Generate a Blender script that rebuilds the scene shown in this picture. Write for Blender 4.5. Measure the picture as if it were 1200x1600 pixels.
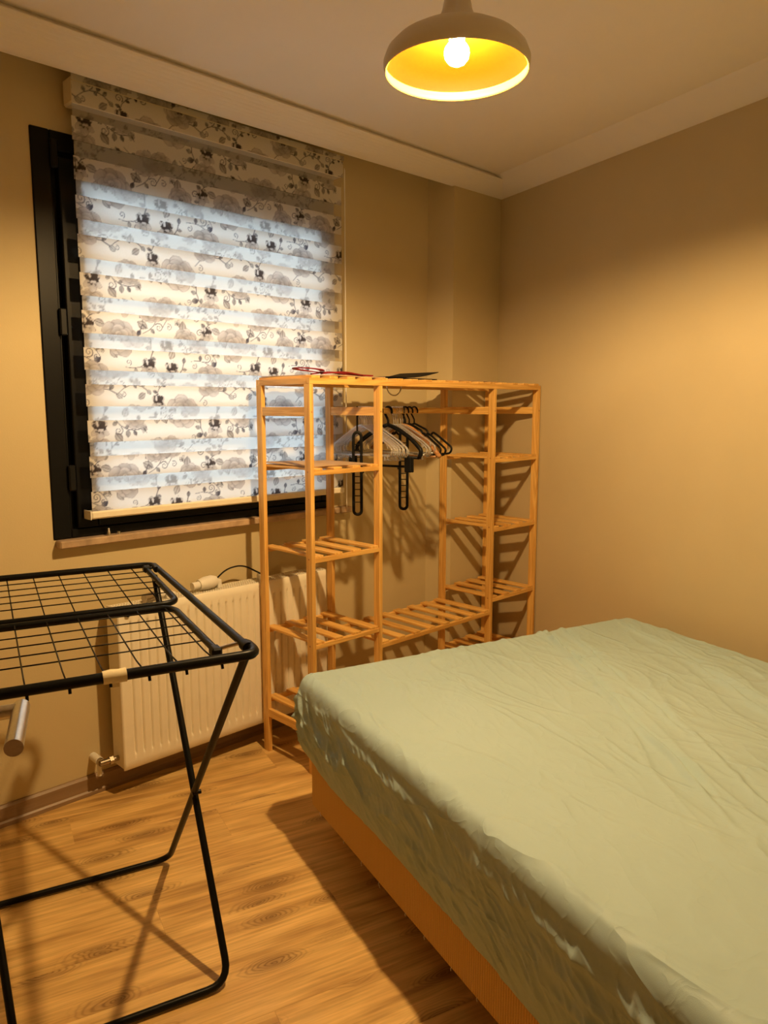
import bpy, bmesh, math, random
import numpy as np
from mathutils import Vector, Matrix
random.seed(7); rng = np.random.default_rng(11)
for o in list(bpy.data.objects): bpy.data.objects.remove(o)
scn = bpy.context.scene
COL = scn.collection
R = math.radians

# ------------------------------------------------------------------ camera
EYE = 1.42
cd = bpy.data.cameras.new('camera'); cam = bpy.data.objects.new('camera', cd); COL.objects.link(cam)
cd.sensor_fit = 'VERTICAL'; cd.sensor_height = 36.0; cd.lens = 36.0 * 1180 / 1600; cd.clip_start = 0.01
cam.location = (0, 0, EYE)
cam.rotation_euler = (R(90) - math.atan(164 / 1180), 0, R(45.5 - 90))
scn.camera = cam

# ------------------------------------------------------------------ sky seen through the blind
w = bpy.data.worlds.new('evening_sky'); scn.world = w; w.use_nodes = True
bg = w.node_tree.nodes['Background']; bg.inputs[0].default_value = (0.66, 0.84, 1.0, 1); bg.inputs[1].default_value = 7.2

# ------------------------------------------------------------------ exposure
vs = scn.view_settings
vs.view_transform = 'Standard'; vs.look = 'None'; vs.gamma = 1.0; vs.exposure = 0.0; vs.use_curve_mapping = False
BULB_STRENGTH = 3800.0
BULB_COLOR = (1.0, 0.655, 0.285)

# ------------------------------------------------------------------ frames of the place (metres)
# world X runs along the window wall, Y towards it. The other walls, bed and airer are turned by A.
A = R(16.4); AW = R(15.6)
def ed(e, d): return (e * math.cos(A) + d * math.sin(A), -e * math.sin(A) + d * math.cos(A))
YW = 2.639                       # window wall plane
PC = (3.318, 2.51)               # corner of pier and right wall
def rw(y, off=0.0):              # x of the right wall at y (off = towards the room)
    return PC[0] - (PC[1] - y) * math.tan(AW) - off / math.cos(AW)
ZC = 2.553                       # ceiling

# ------------------------------------------------------------------ helpers
def new(name, mesh, m=None, parent=None, smooth=False):
    o = bpy.data.objects.new(name, mesh); COL.objects.link(o)
    if m is not None:
        mesh.materials.clear(); mesh.materials.append(m)
    if parent is not None: o.parent = parent
    if smooth:
        mesh.polygons.foreach_set('use_smooth', [True] * len(mesh.polygons))
    return o
def obj(name, bm, m, parent=None, smooth=False, origin=None):
    """origin: world point the verts are made relative to (the parent's location)"""
    if origin is not None: bmesh.ops.translate(bm, verts=bm.verts, vec=[-c for c in origin])
    bmesh.ops.recalc_face_normals(bm, faces=bm.faces)
    me = bpy.data.meshes.new(name); bm.to_mesh(me); bm.free()
    if smooth == 'auto':
        o = new(name, me, m, parent)
        me.polygons.foreach_set('use_smooth', [True] * len(me.polygons))
        me.set_sharp_from_angle(angle=R(40))
        return o
    return new(name, me, m, parent, smooth)
def tag(o, label=None, cat=None, group=None, kind=None):
    if label: o['label'] = label
    if cat: o['category'] = cat
    if group: o['group'] = group
    if kind: o['kind'] = kind
    return o
def empty(name, loc, rz=0.0):
    o = bpy.data.objects.new(name, None); COL.objects.link(o); o.location = loc; o.rotation_euler[2] = rz
    o.empty_display_size = 0.05
    return o
def copy_tree(o, parent=None):
    c = o.copy(); COL.objects.link(c)
    if parent is not None: c.parent = parent
    for ch in list(o.children): copy_tree(ch, c)
    return c
def box(bm, lo, hi, bevel=0.0):
    b = bmesh.new(); bmesh.ops.create_cube(b, size=1)
    for v in b.verts:
        v.co = Vector([lo[i] + (v.co[i] + 0.5) * (hi[i] - lo[i]) for i in range(3)])
    if bevel: bmesh.ops.bevel(b, geom=b.edges[:], offset=bevel, segments=1, affect='EDGES', profile=0.5)
    merge(bm, b); return bm
def merge(bm, b):
    me = bpy.data.meshes.new('tmp'); b.to_mesh(me); b.free(); bm.from_mesh(me); bpy.data.meshes.remove(me)
def prism(bm, pts, z0, z1):
    lo = [bm.verts.new((x, y, z0)) for x, y in pts]; hi = [bm.verts.new((x, y, z1)) for x, y in pts]
    n = len(pts); bm.faces.new(lo[::-1]); bm.faces.new(hi)
    for i in range(n): bm.faces.new((lo[i], lo[(i + 1) % n], hi[(i + 1) % n], hi[i]))
    return bm
def sweep(bm, prof_a, prof_b):
    """solid between two profiles (lists of 3D points)"""
    a = [bm.verts.new(p) for p in prof_a]; b = [bm.verts.new(p) for p in prof_b]; n = len(a)
    bm.faces.new(a[::-1]); bm.faces.new(b)
    for i in range(n): bm.faces.new((a[i], a[(i + 1) % n], b[(i + 1) % n], b[i]))
    return bm
def fillet(pts, r, n=5):
    out = [Vector(pts[0])]
    for i in range(1, len(pts) - 1):
        p, a, b = Vector(pts[i]), Vector(pts[i - 1]), Vector(pts[i + 1])
        u, v = (a - p), (b - p); rr = min(r, u.length * .49, v.length * .49)
        s, t = p + u.normalized() * rr, p + v.normalized() * rr
        for k in range(n + 1):
            f = k / n; out.append(s.lerp(p, f).lerp(p.lerp(t, f), f))
    out.append(Vector(pts[-1])); return out
def tube(bm, pts, r, seg=8, closed=False, radii=None):
    pts = [Vector(p) for p in pts]; n = len(pts); rings = []
    t0 = (pts[1] - pts[0]).normalized()
    nrm = t0.orthogonal().normalized()
    for i in range(n):
        if closed: t = (pts[(i + 1) % n] - pts[i - 1]).normalized()
        else: t = (pts[min(i + 1, n - 1)] - pts[max(i - 1, 0)]).normalized()
        nrm = (nrm - t * nrm.dot(t)).normalized(); b = t.cross(nrm)
        rr = radii[i] if radii else r
        rings.append([bm.verts.new(pts[i] + (nrm * math.cos(2 * math.pi * k / seg) + b * math.sin(2 * math.pi * k / seg)) * rr) for k in range(seg)])
    m = n if closed else n - 1
    for i in range(m):
        a, c = rings[i], rings[(i + 1) % n]
        for k in range(seg): bm.faces.new((a[k], a[(k + 1) % seg], c[(k + 1) % seg], c[k]))
    if not closed: bm.faces.new(rings[0][::-1]); bm.faces.new(rings[-1])
    return bm
def lathe(bm, prof, seg=48, axis='z', c=(0, 0, 0)):
    rings = []
    for r, z in prof:
        if r < 1e-6:
            rings.append([bm.verts.new((c[0], c[1], c[2] + z))])
        else:
            rings.append([bm.verts.new((c[0] + r * math.cos(2 * math.pi * k / seg), c[1] + r * math.sin(2 * math.pi * k / seg), c[2] + z)) for k in range(seg)])
    for a, b in zip(rings[:-1], rings[1:]):
        for k in range(seg):
            k2 = (k + 1) % seg
            if len(a) == 1 and len(b) == 1: continue
            if len(a) == 1: bm.faces.new((a[0], b[k], b[k2]))
            elif len(b) == 1: bm.faces.new((a[k], a[k2], b[0]))
            else: bm.faces.new((a[k], a[k2], b[k2], b[k]))
    return bm
BM = bmesh.new
def grid_mesh(name, P, uv=None):
    """P: (ny, nx, 3) array -> quad mesh"""
    ny, nx = P.shape[:2]
    idx = np.arange(ny * nx).reshape(ny, nx)
    q = np.stack([idx[:-1, :-1], idx[:-1, 1:], idx[1:, 1:], idx[1:, :-1]], -1).reshape(-1, 4)
    return raw_mesh(name, P.reshape(-1, 3), q)
def raw_mesh(name, V, Q):
    me = bpy.data.meshes.new(name)
    me.vertices.add(len(V)); me.vertices.foreach_set('co', np.asarray(V, np.float32).ravel())
    k = Q.shape[1]
    me.loops.add(Q.size); me.loops.foreach_set('vertex_index', Q.astype(np.int32).ravel())
    me.polygons.add(len(Q)); me.polygons.foreach_set('loop_start', np.arange(0, Q.size, k, dtype=np.int32))
    me.update(calc_edges=True); me.validate()
    return me
# numpy gradient noise
_perm = rng.permutation(256); _perm = np.concatenate([_perm, _perm, _perm])
_g = np.stack([np.cos(np.linspace(0, 2 * np.pi, 256, endpoint=False)), np.sin(np.linspace(0, 2 * np.pi, 256, endpoint=False))], -1)
def perlin(x, y, seed=0):
    x = np.asarray(x, float) + seed * 17.31; y = np.asarray(y, float) + seed * 9.77
    xi = np.floor(x).astype(int); yi = np.floor(y).astype(int); xf = x - xi; yf = y - yi
    def gr(ix, iy, dx, dy):
        h = _perm[(_perm[ix & 255] + (iy & 255))]; g = _g[h & 255]; return g[..., 0] * dx + g[..., 1] * dy
    f = lambda t: t * t * t * (t * (t * 6 - 15) + 10)
    u, v = f(xf), f(yf)
    a = gr(xi, yi, xf, yf); b = gr(xi + 1, yi, xf - 1, yf); c = gr(xi, yi + 1, xf, yf - 1); d = gr(xi + 1, yi + 1, xf - 1, yf - 1)
    return (a * (1 - u) + b * u) * (1 - v) + (c * (1 - u) + d * u) * v * 1.0

# ------------------------------------------------------------------ materials
class N:
    def __init__(s, name):
        s.m = bpy.data.materials.new(name); s.m.use_nodes = True; s.t = s.m.node_tree
        s.b = s.t.nodes['Principled BSDF']; s.out = s.t.nodes['Material Output']
    def n(s, typ, **kw):
        nd = s.t.nodes.new(typ)
        for k, v in kw.items():
            if k.startswith('_'): setattr(nd, k[1:], v)
            else: nd.inputs[k.replace('__', ' ')].default_value = v
        return nd
    def l(s, a, b): s.t.links.new(a, b)
    def coords(s, scale=(1, 1, 1), space='Object', rnd=0.0):
        tc = s.n('ShaderNodeTexCoord'); mp = s.n('ShaderNodeMapping'); mp.inputs['Scale'].default_value = scale
        s.l(tc.outputs[space], mp.inputs['Vector'])
        if rnd:
            oi = s.n('ShaderNodeObjectInfo'); mu = s.n('ShaderNodeVectorMath', _operation='SCALE')
            cb = s.n('ShaderNodeCombineXYZ'); m1 = s.n('ShaderNodeMath', _operation='MULTIPLY'); m1.inputs[1].default_value = rnd
            s.l(oi.outputs['Random'], m1.inputs[0])
            for i in range(3): s.l(m1.outputs[0], cb.inputs[i])
            s.l(cb.outputs[0], mp.inputs['Location'])
        return mp.outputs[0]
    def noise(s, vec, scale=5, detail=3, rough=.5, dist=0):
        nd = s.n('ShaderNodeTexNoise'); nd.inputs['Scale'].default_value = scale; nd.inputs['Detail'].default_value = detail
        nd.inputs['Roughness'].default_value = rough; nd.inputs['Distortion'].default_value = dist
        if vec is not None: s.l(vec, nd.inputs['Vector'])
        return nd.outputs['Fac']
    def ramp(s, fac, stops):
        nd = s.n('ShaderNodeValToRGB'); el = nd.color_ramp.elements
        while len(el) < len(stops): el.new(0.5)
        for e, (p, c) in zip(el, stops): e.position = p; e.color = (*c, 1) if len(c) == 3 else c
        s.l(fac, nd.inputs[0]); return nd.outputs[0]
    def mix(s, a, b, fac, mode='MIX'):
        nd = s.n('ShaderNodeMix', _data_type='RGBA', _blend_type=mode)
        for sock, v in ((nd.inputs[0], fac), (nd.inputs[6], a), (nd.inputs[7], b)):
            if hasattr(v, 'links'): s.l(v, sock)
            else: sock.default_value = v if not isinstance(v, tuple) else (*v, 1)
        return nd.outputs[2]
    def math(s, op, a, b=None):
        nd = s.n('ShaderNodeMath', _operation=op)
        for i, v in enumerate((a, b)):
            if v is None: continue
            if hasattr(v, 'links'): s.l(v, nd.inputs[i])
            else: nd.inputs[i].default_value = v
        return nd.outputs[0]
    def bump(s, h, strength=.3, dist=.002):
        nd = s.n('ShaderNodeBump'); nd.inputs['Strength'].default_value = strength; nd.inputs['Distance'].default_value = dist
        s.l(h, nd.inputs['Height']); s.l(nd.outputs[0], s.b.inputs['Normal'])
    def base(s, c, rough=.5, metal=0.0, spec=.5):
        if hasattr(c, 'links'): s.l(c, s.b.inputs['Base Color'])
        else: s.b.inputs['Base Color'].default_value = (*c, 1)
        s.b.inputs['Roughness'].default_value = rough; s.b.inputs['Metallic'].default_value = metal
        s.b.inputs['Specular IOR Level'].default_value = spec
        return s.m
def paint(name, c, rough=.8, var=.05, scale=3.0, bump=.15, fine=160, spec=.3):
    k = N(name); v = k.coords(); f = k.noise(v, scale, 4, .6)
    col = k.ramp(f, [(.3, tuple(x * (1 - var) for x in c)), (.7, tuple(min(1, x * (1 + var)) for x in c))])
    k.base(col, rough, 0, spec)
    if bump: k.bump(k.noise(v, fine, 2), bump, .001)
    return k.m
def plain(name, c, rough=.5, metal=0, spec=.5, fine=90, bump=.05, var=.06):
    k = N(name); v = k.coords(); f = k.noise(v, fine, 2)
    k.base(k.ramp(f, [(.3, tuple(x * (1 - var) for x in c)), (.7, tuple(min(1, x * (1 + var)) for x in c))]), rough, metal, spec)
    if bump: k.bump(f, bump, .0005)
    return k.m
def wood(name, axis, light=(.90, .555, .170), dark=(.66, .345, .080), rough=.45):
    k = N(name); s = [26, 26, 26]; s[axis] = 1.6
    v = k.coords(tuple(s), rnd=37.0)
    a = k.noise(v, 1.0, 3, .55, .8); rings = k.math('SINE', k.math('MULTIPLY', a, 26.0)); rings = k.math('MULTIPLY', k.math('ADD', rings, 1.0), .5)
    s2 = [260, 260, 260]; s2[axis] = 7
    fine = k.noise(k.coords(tuple(s2), rnd=11.0), 1.0, 2)
    c = k.ramp(k.math('ADD', k.math('MULTIPLY', rings, .45), k.math('MULTIPLY', fine, .55)), [(.15, dark), (.75, light)])
    oi = k.n('ShaderNodeObjectInfo')
    c = k.mix(c, k.ramp(oi.outputs['Random'], [(0, (.86, .82, .76)), (1, (1, 1, 1))]), 1.0, 'MULTIPLY')
    k.base(c, rough, 0, .4); k.bump(fine, .08, .001)
    return k.m
M = {}
M['wall'] = paint('cream_wall_paint', (.60, .492, .285), .85, .03, 2.2, .25, 220)
M['wallb'] = paint('beige_wall_paint', (.595, .485, .29), .85, .04, 1.6, .25, 200)
M['ceil'] = paint('white_ceiling_paint', (.90, .845, .785), .9, .02, 2.0, .15, 150)
M['black'] = plain('black_powder_coat', (.005, .005, .005), .36, 0, .16)
M['blackpl'] = plain('black_plastic', (.006, .006, .006), .45, 0, .18)
M['frame'] = plain('anthracite_frame', (.006, .006, .0065), .38, 0, .13, 60, .03)
M['chrome'] = plain('brushed_steel', (.62, .60, .57), .28, 1.0, .5, 200, .03)
M['brass'] = plain('tarnished_nickel', (.42, .36, .28), .32, 1.0)
M['enamel'] = plain('white_enamel', (.88, .82, .68), .35, 0, .4, 20, .01, .02)
M['grille'] = plain('grey_grille', (.36, .34, .30), .5, 0, .4)
M['whitepl'] = plain('white_plastic', (.82, .78, .70), .4, 0, .5, 30, .02, .03)
M['railpl'] = plain('cream_rail', (.84, .77, .62), .4, 0, .5, 30, .02, .03)
M['card'] = paint('brown_card', (.50, .34, .20), .8, .1, 12, .1, 300)
M['blackcard'] = plain('black_card', (.006, .006, .008), .6, 0, .2)
M['red'] = paint('red_cloth', (.20, .006, .010), .6, .25, 60, .3, 400)
M['tape'] = paint('masking_tape', (.80, .70, .48), .7, .08, 40, .3, 200)
M['stone'] = paint('brown_marble', (.44, .31, .20), .45, .3, 14, .1, 80)
M['door'] = wood('walnut_door', 2, (.20, .105, .050), (.12, .06, .028), .4)  # leaf is out of view, dark tone chosen to cut bounce
for i, ax in enumerate('xyz'): M['pine_' + ax] = wood('pine_' + ax, i)
M['hangwood'] = wood('hanger_wood', 1, (.52, .26, .10), (.36, .15, .05), .35)

k = N('skirting_laminate'); v = k.coords((1.5, 30, 30)); f = k.noise(v, 1.5, 4, .6, .5)
k.base(k.ramp(f, [(.25, (.22, .135, .07)), (.75, (.36, .24, .14))]), .4); M['skirt'] = k.m

k = N('oak_laminate')                     # floor planks, x along the plank
tc = k.n('ShaderNodeTexCoord'); oi = k.n('ShaderNodeObjectInfo')
wob = k.n('ShaderNodeTexNoise'); wob.inputs['Scale'].default_value = 7.0; wob.inputs['Detail'].default_value = 2.0
vo_ = k.coords((1.0, 2.9, 1.0), rnd=53.0); k.l(vo_, wob.inputs['Vector'])
wm = k.n('ShaderNodeVectorMath', _operation='SCALE'); k.l(wob.outputs['Color'], wm.inputs[0]); wm.inputs['Scale'].default_value = .10
va = k.n('ShaderNodeVectorMath', _operation='ADD'); k.l(vo_, va.inputs[0]); k.l(wm.outputs[0], va.inputs[1])
vr = k.n('ShaderNodeTexVoronoi', _voronoi_dimensions='2D'); vr.inputs['Scale'].default_value = 2.6; vr.inputs['Randomness'].default_value = .95
k.l(va.outputs[0], vr.inputs['Vector'])
dist = vr.outputs['Distance']; sc_ = k.n('ShaderNodeSeparateColor'); k.l(vr.outputs['Color'], sc_.inputs[0])
has = k.ramp(sc_.outputs[0], [(.18, (0, 0, 0)), (.30, (1, 1, 1))])
rings = k.math('SINE', k.math('MULTIPLY', k.math('POWER', dist, .8), 120.0)); rings = k.math('MULTIPLY', k.math('ADD', rings, 1.0), .5)
near = k.ramp(dist, [(.05, (1, 1, 1)), (.30, (0, 0, 0))])
msk = k.math('MULTIPLY', near, has)
core = k.math('MULTIPLY', k.ramp(dist, [(.0, (1, 1, 1)), (.05, (.70, .70, .70)), (.26, (0, 0, 0))]), has)
grain = k.noise(k.coords((1.2, 26.0, 1.0), rnd=17.0), 1.3, 4, .62, .5)
fine = k.noise(k.coords((5.0, 150.0, 1.0), rnd=17.0), 1.0, 3, .6)
blot = k.noise(k.coords((1.5, 7.0, 1.0), rnd=71.0), 1.5, 3, .55, .3)
c = k.ramp(blot, [(.26, (.38, .21, .070)), (.40, (.64, .39, .135)), (.56, (.82, .54, .20)), (.78, (.88, .60, .245))])
c = k.mix(c, k.ramp(grain, [(.32, (.58, .52, .44)), (.55, (1, 1, 1)), (.8, (1.06, 1.05, 1.04))]), .75, 'MULTIPLY')
c = k.mix(c, k.ramp(rings, [(0, (.46, .39, .32)), (.5, (1, 1, 1)), (1, (1.10, 1.10, 1.10))]), k.math('MULTIPLY', msk, .9), 'MULTIPLY')
c = k.mix(c, (.17, .085, .028), k.math('MULTIPLY', core, .72))
c = k.mix(c, k.ramp(fine, [(.3, (.80, .78, .75)), (.62, (1.08, 1.07, 1.06))]), .8, 'MULTIPLY')
k.base(c, .38, 0, .45); k.bump(fine, .12, .0008); M['floor'] = k.m

k = N('ribbed_bed_fabric')
v = k.coords(); sx = k.n('ShaderNodeSeparateXYZ'); k.l(v, sx.inputs[0])
s_ = k.math('ADD', sx.outputs[0], sx.outputs[1]); rib = k.math('SINE', k.math('MULTIPLY', s_, 2 * math.pi / .0085))
wv = k.noise(v, 420, 2)
c = k.ramp(rib, [(0, (.60, .36, .10)), (.6, (.72, .46, .15))]); c = k.mix(c, k.ramp(wv, [(.3, (.8, .8, .8)), (.7, (1.08, 1.08, 1.08))]), .7, 'MULTIPLY')
k.base(c, .8, 0, .2); k.bump(rib, .35, .0015); M['bedbase'] = k.m

k = N('sage_sheet')
v = k.coords()
c = k.ramp(k.noise(v, 2.2, 3), [(.3, (.395, .530, .545)), (.7, (.425, .560, .575))])
weave = k.noise(v, 700, 1)
def ridged(vec, sc, dist, pw):
    n_ = k.noise(vec, sc, 2.0, .5, dist); q = k.math('SUBTRACT', 1.0, k.math('MULTIPLY', k.math('ABSOLUTE', k.math('SUBTRACT', n_, .5)), 9.0))
    return k.math('POWER', k.math('MAXIMUM', q, 0.0), pw)
mpr = k.n('ShaderNodeMapping'); mpr.inputs['Rotation'].default_value = (0, 0, R(-24)); mpr.inputs['Scale'].default_value = (1.0, .38, 1.0)
k.l(v, mpr.inputs['Vector'])
h = k.math('ADD', ridged(mpr.outputs[0], 6.5, .9, 1.6), k.math('MULTIPLY', ridged(v, 15.0, .6, 2.0), .14))
h = k.math('ADD', h, k.math('MULTIPLY', weave, .05))
k.base(c, .5, 0, .25); k.bump(h, .5, .007); M['sheet'] = k.m

k = N('mattress_ticking'); k.base((.7, .66, .58), .8); M['mattress'] = k.m

k = N('clear_plastic')
k.t.nodes.remove(k.b)
tr = k.n('ShaderNodeBsdfTransparent'); tr.inputs[0].default_value = (.90, .90, .91, 1)
gl = k.n('ShaderNodeBsdfGlossy'); gl.inputs['Roughness'].default_value = .12; gl.inputs[0].default_value = (1, 1, 1, 1)
df = k.n('ShaderNodeBsdfDiffuse'); df.inputs[0].default_value = (.75, .72, .68, 1)
lw = k.n('ShaderNodeLayerWeight'); lw.inputs[0].default_value = .45
m1 = k.n('ShaderNodeMixShader'); m1.inputs[0].default_value = .24; k.l(tr.outputs[0], m1.inputs[1]); k.l(df.outputs[0], m1.inputs[2])
m2 = k.n('ShaderNodeMixShader'); k.l(lw.outputs['Facing'], m2.inputs[0]); k.l(m1.outputs[0], m2.inputs[1]); k.l(gl.outputs[0], m2.inputs[2])
k.l(m2.outputs[0], k.out.inputs[0]); M['clear'] = k.m

k = N('window_glass')
k.t.nodes.remove(k.b)
tr = k.n('ShaderNodeBsdfTransparent'); tr.inputs[0].default_value = (.94, .96, .96, 1)
gl = k.n('ShaderNodeBsdfGlossy'); gl.inputs['Roughness'].default_value = .02
fr = k.n('ShaderNodeFresnel'); fr.inputs[0].default_value = 1.45
m1 = k.n('ShaderNodeMixShader'); k.l(fr.outputs[0], m1.inputs[0]); k.l(tr.outputs[0], m1.inputs[1]); k.l(gl.outputs[0], m1.inputs[2])
k.l(m1.outputs[0], k.out.inputs[0]); M['glass'] = k.m

def fabric(name, see, trans):
    k = N(name); k.t.nodes.remove(k.b)
    at = k.n('ShaderNodeAttribute'); at.attribute_name = 'print'
    df = k.n('ShaderNodeBsdfDiffuse'); tl = k.n('ShaderNodeBsdfTranslucent'); tp = k.n('ShaderNodeBsdfTransparent')
    wv = k.noise(k.coords(), 900, 1)
    col = k.mix(at.outputs['Color'], k.ramp(wv, [(.3, (.93, .93, .93)), (.7, (1.03, 1.03, 1.03))]), 1.0, 'MULTIPLY')
    k.l(col, df.inputs[0]); k.l(col, tl.inputs[0])
    a = k.n('ShaderNodeMixShader'); a.inputs[0].default_value = trans; k.l(df.outputs[0], a.inputs[1]); k.l(tl.outputs[0], a.inputs[2])
    b = k.n('ShaderNodeMixShader'); b.inputs[0].default_value = see; k.l(a.outputs[0], b.inputs[1]); k.l(tp.outputs[0], b.inputs[2])
    k.l(b.outputs[0], k.out.inputs[0]); return k.m
M['band'] = fabric('printed_blind_fabric', 0.0, .40)
M['sheer'] = fabric('sheer_blind_fabric', 0.66, .5)

k = N('shade_white'); k.base((.70, .64, .55), .4); M['shade_out'] = k.m
k = N('shade_gold_inside'); k.base((.022, .0070, .00005), .45, .0, .05); M['shade_in'] = k.m
k = N('shade_rim_lit'); k.base((.50, .28, .02), .5, .0, .1); M['shade_rim'] = k.m  # lining made paler at the lip, bulb light put into the colour
k = N('lit_bulb'); k.t.nodes.remove(k.b)
em = k.n('ShaderNodeEmission'); em.inputs[0].default_value = (*BULB_COLOR, 1); em.inputs[1].default_value = BULB_STRENGTH
k.l(em.outputs[0], k.out.inputs[0]); M['bulb'] = k.m

# ================================================================== STRUCTURE
# ---- floor: slab and laminate planks lying along e
EL, DB, DH = -1.55, -.12, -1.35          # left wall, back wall, hall end
floor = empty('floor', (0, 0, 0), -A); tag(floor, kind='structure')
slab = BM(); box(slab, (-1.8, DH - .1, -.12), (2.75, 3.9, -.012)); obj('subfloor', slab, M['skirt'], floor)
PW, PL, PT = .193, 1.24, .0115
def plank_mesh(L):
    b = BM(); box(b, (.0001, .0001, -PT), (L - .0001, PW - .0001, 0), .0004)
    bmesh.ops.recalc_face_normals(b, faces=b.faces)
    me = bpy.data.meshes.new('plank'); b.to_mesh(me); b.free(); me.materials.append(M['floor']); return me
pm = {}
row = 0; dd = DH
while dd < 3.5:
    d1 = dd + PW
    e0 = max(EL - .02, (dd * math.cos(A) - YW) / math.sin(A) - .12)
    if dd + PW < DB - .12: e0 = max(e0, -.3)
    e1 = min(2.62, 1.0 if d1 < DB - .05 else 2.62)
    x = EL - .02 - (row * .47 % PL)
    while x < e1:
        lo, hi = max(x, e0), min(x + PL, e1)
        if hi - lo > .04:
            L = round(hi - lo, 3)
            if L not in pm: pm[L] = plank_mesh(L)
            o = bpy.data.objects.new('plank', pm[L]); COL.objects.link(o); o.parent = floor; o.location = (lo, dd, 0)
        x += PL
    dd += PW; row += 1

# ---- ceiling
b = BM(); prism(b, [ed(-1.8, DH - .1), ed(2.72, DH - .1), ed(2.72, 4.0), ed(-1.8, 3.2)], ZC, ZC + .12)
tag(obj('ceiling', b, M['ceil']), kind='structure')

# ---- window wall with its opening
WX0, WX1, WZ0, WZ1 = .992, 2.262, .962, 2.32
xl = ed(EL, 0)[0]
lx = (EL + YW * math.sin(A)) / math.cos(A) - .25
wy1 = YW + .2
b = BM()
for lo, hi in (((lx, YW, 0), (WX0, wy1, ZC)), ((WX1, YW, 0), (3.55, wy1, ZC)), ((WX0, YW, 0), (WX1, wy1, WZ0)), ((WX0, YW, WZ1), (WX1, wy1, ZC))): box(b, lo, hi)
tag(obj('wall_window', b, M['wall']), kind='structure')
# pier in the corner
b = BM(); prism(b, [(2.897, YW + .01), (2.944, 2.506), (rw(2.506) + .02, 2.506), (rw(YW) + .05, YW + .01)], 0, ZC)
tag(obj('wall_pier', b, M['wall']), kind='structure')
# right wall
yb = -1.75
b = BM(); prism(b, [(rw(2.95), 2.95), (rw(yb), yb), (rw(yb) + .15, yb), (rw(2.95) + .15, 2.95)], 0, ZC)
tag(obj('wall_right', b, M['wallb']), kind='structure')
# unseen left wall set far out to cut bounce, back wall with the doorway, the hall behind it
b = BM(); prism(b, [ed(EL, 2.9), ed(EL, DB - .12), ed(EL - .15, DB - .12), ed(EL - .15, 2.9)], 0, ZC)
tag(obj('wall_left', b, M['wall']), kind='structure')
b = BM()
prism(b, [ed(.80, DB), ed(2.62, DB), ed(2.62, DB - .12), ed(.80, DB - .12)], 0, ZC)
prism(b, [ed(EL, DB), ed(-.11, DB), ed(-.11, DB - .12), ed(EL, DB - .12)], 0, ZC)
prism(b, [ed(-.11, DB), ed(.80, DB), ed(.80, DB - .12), ed(-.11, DB - .12)], 2.06, ZC)
tag(obj('wall_back', b, M['wall']), kind='structure')
b = BM(); prism(b, [ed(-.35, DH), ed(1.1, DH), ed(1.1, DH - .1), ed(-.35, DH - .1)], 0, ZC); tag(obj('wall_hall_end', b, M['wall']), kind='structure')
b = BM(); prism(b, [ed(1.0, DH), ed(1.0, DB - .12), ed(1.1, DB - .12), ed(1.1, DH)], 0, ZC); tag(obj('wall_hall_side', b, M['wall']), kind='structure')

b = BM(); prism(b, [ed(-.35, DH), ed(-.35, DB - .12), ed(-.25, DB - .12), ed(-.25, DH)], 0, ZC); tag(obj('wall_hall_left', b, M['wall']), kind='structure')
# ---- plaster coving: pelmet in front of the window wall, cove on the right wall
def zp(x): return 2.467 + (x - .87) / 2.44 * .021
def pel(x):
    z = zp(x); pr = [(2.520, z), (2.503, z)]
    for t in np.linspace(0.15, 1, 8): pr.append((2.503 - .113 * t ** .9, z + (2.535 - z) * (t ** 1.25)))
    pr += [(2.390, 2.538), (2.408, 2.540), (2.408, 2.56), (2.520, 2.56)]
    return [(x, y, zz) for y, zz in pr]
b = BM(); sweep(b, pel(lx + .12), pel(3.40)); tag(obj('trim_1', b, M['ceil'], smooth=False), kind='structure')
def cove(y, z0):
    pr = [(-.03, z0), (0, z0)]
    for t in np.linspace(0.12, 1, 8): pr.append((.128 * t ** 1.05, z0 + (2.545 - z0) * t ** 1.25))
    pr += [(.140, 2.5525), (.140, 2.56), (-.03, 2.56)]
    nx, ny = -math.cos(AW), math.sin(AW)
    return [(rw(y) + nx * o_, y + ny * o_, z) for o_, z in pr]
b = BM(); sweep(b, cove(2.62, 2.487), cove(-.75, 2.487)); tag(obj('trim_2', b, M['ceil']), kind='structure')

# ---- skirting boards
def skirt_prof(o_):   # list of (offset into room, z)
    return [(0, 0), (.018, 0), (.018, .014), (.013, .020), (.013, .066), (.007, .074), (0, .075)]
b = BM(); pr = skirt_prof(0)
sweep(b, [(lx + .25, YW - o_, z) for o_, z in pr], [(2.89, YW - o_, z) for o_, z in pr]); tag(obj('baseboard_window', b, M['skirt']), kind='structure')
b = BM(); nx, ny = -math.cos(AW), math.sin(AW)
sweep(b, [(rw(2.5) + nx * o_, 2.5 + ny * o_, z) for o_, z in pr], [(rw(-.7) + nx * o_, -.7 + ny * o_, z) for o_, z in pr]); tag(obj('baseboard_right', b, M['skirt']), kind='structure')

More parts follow.
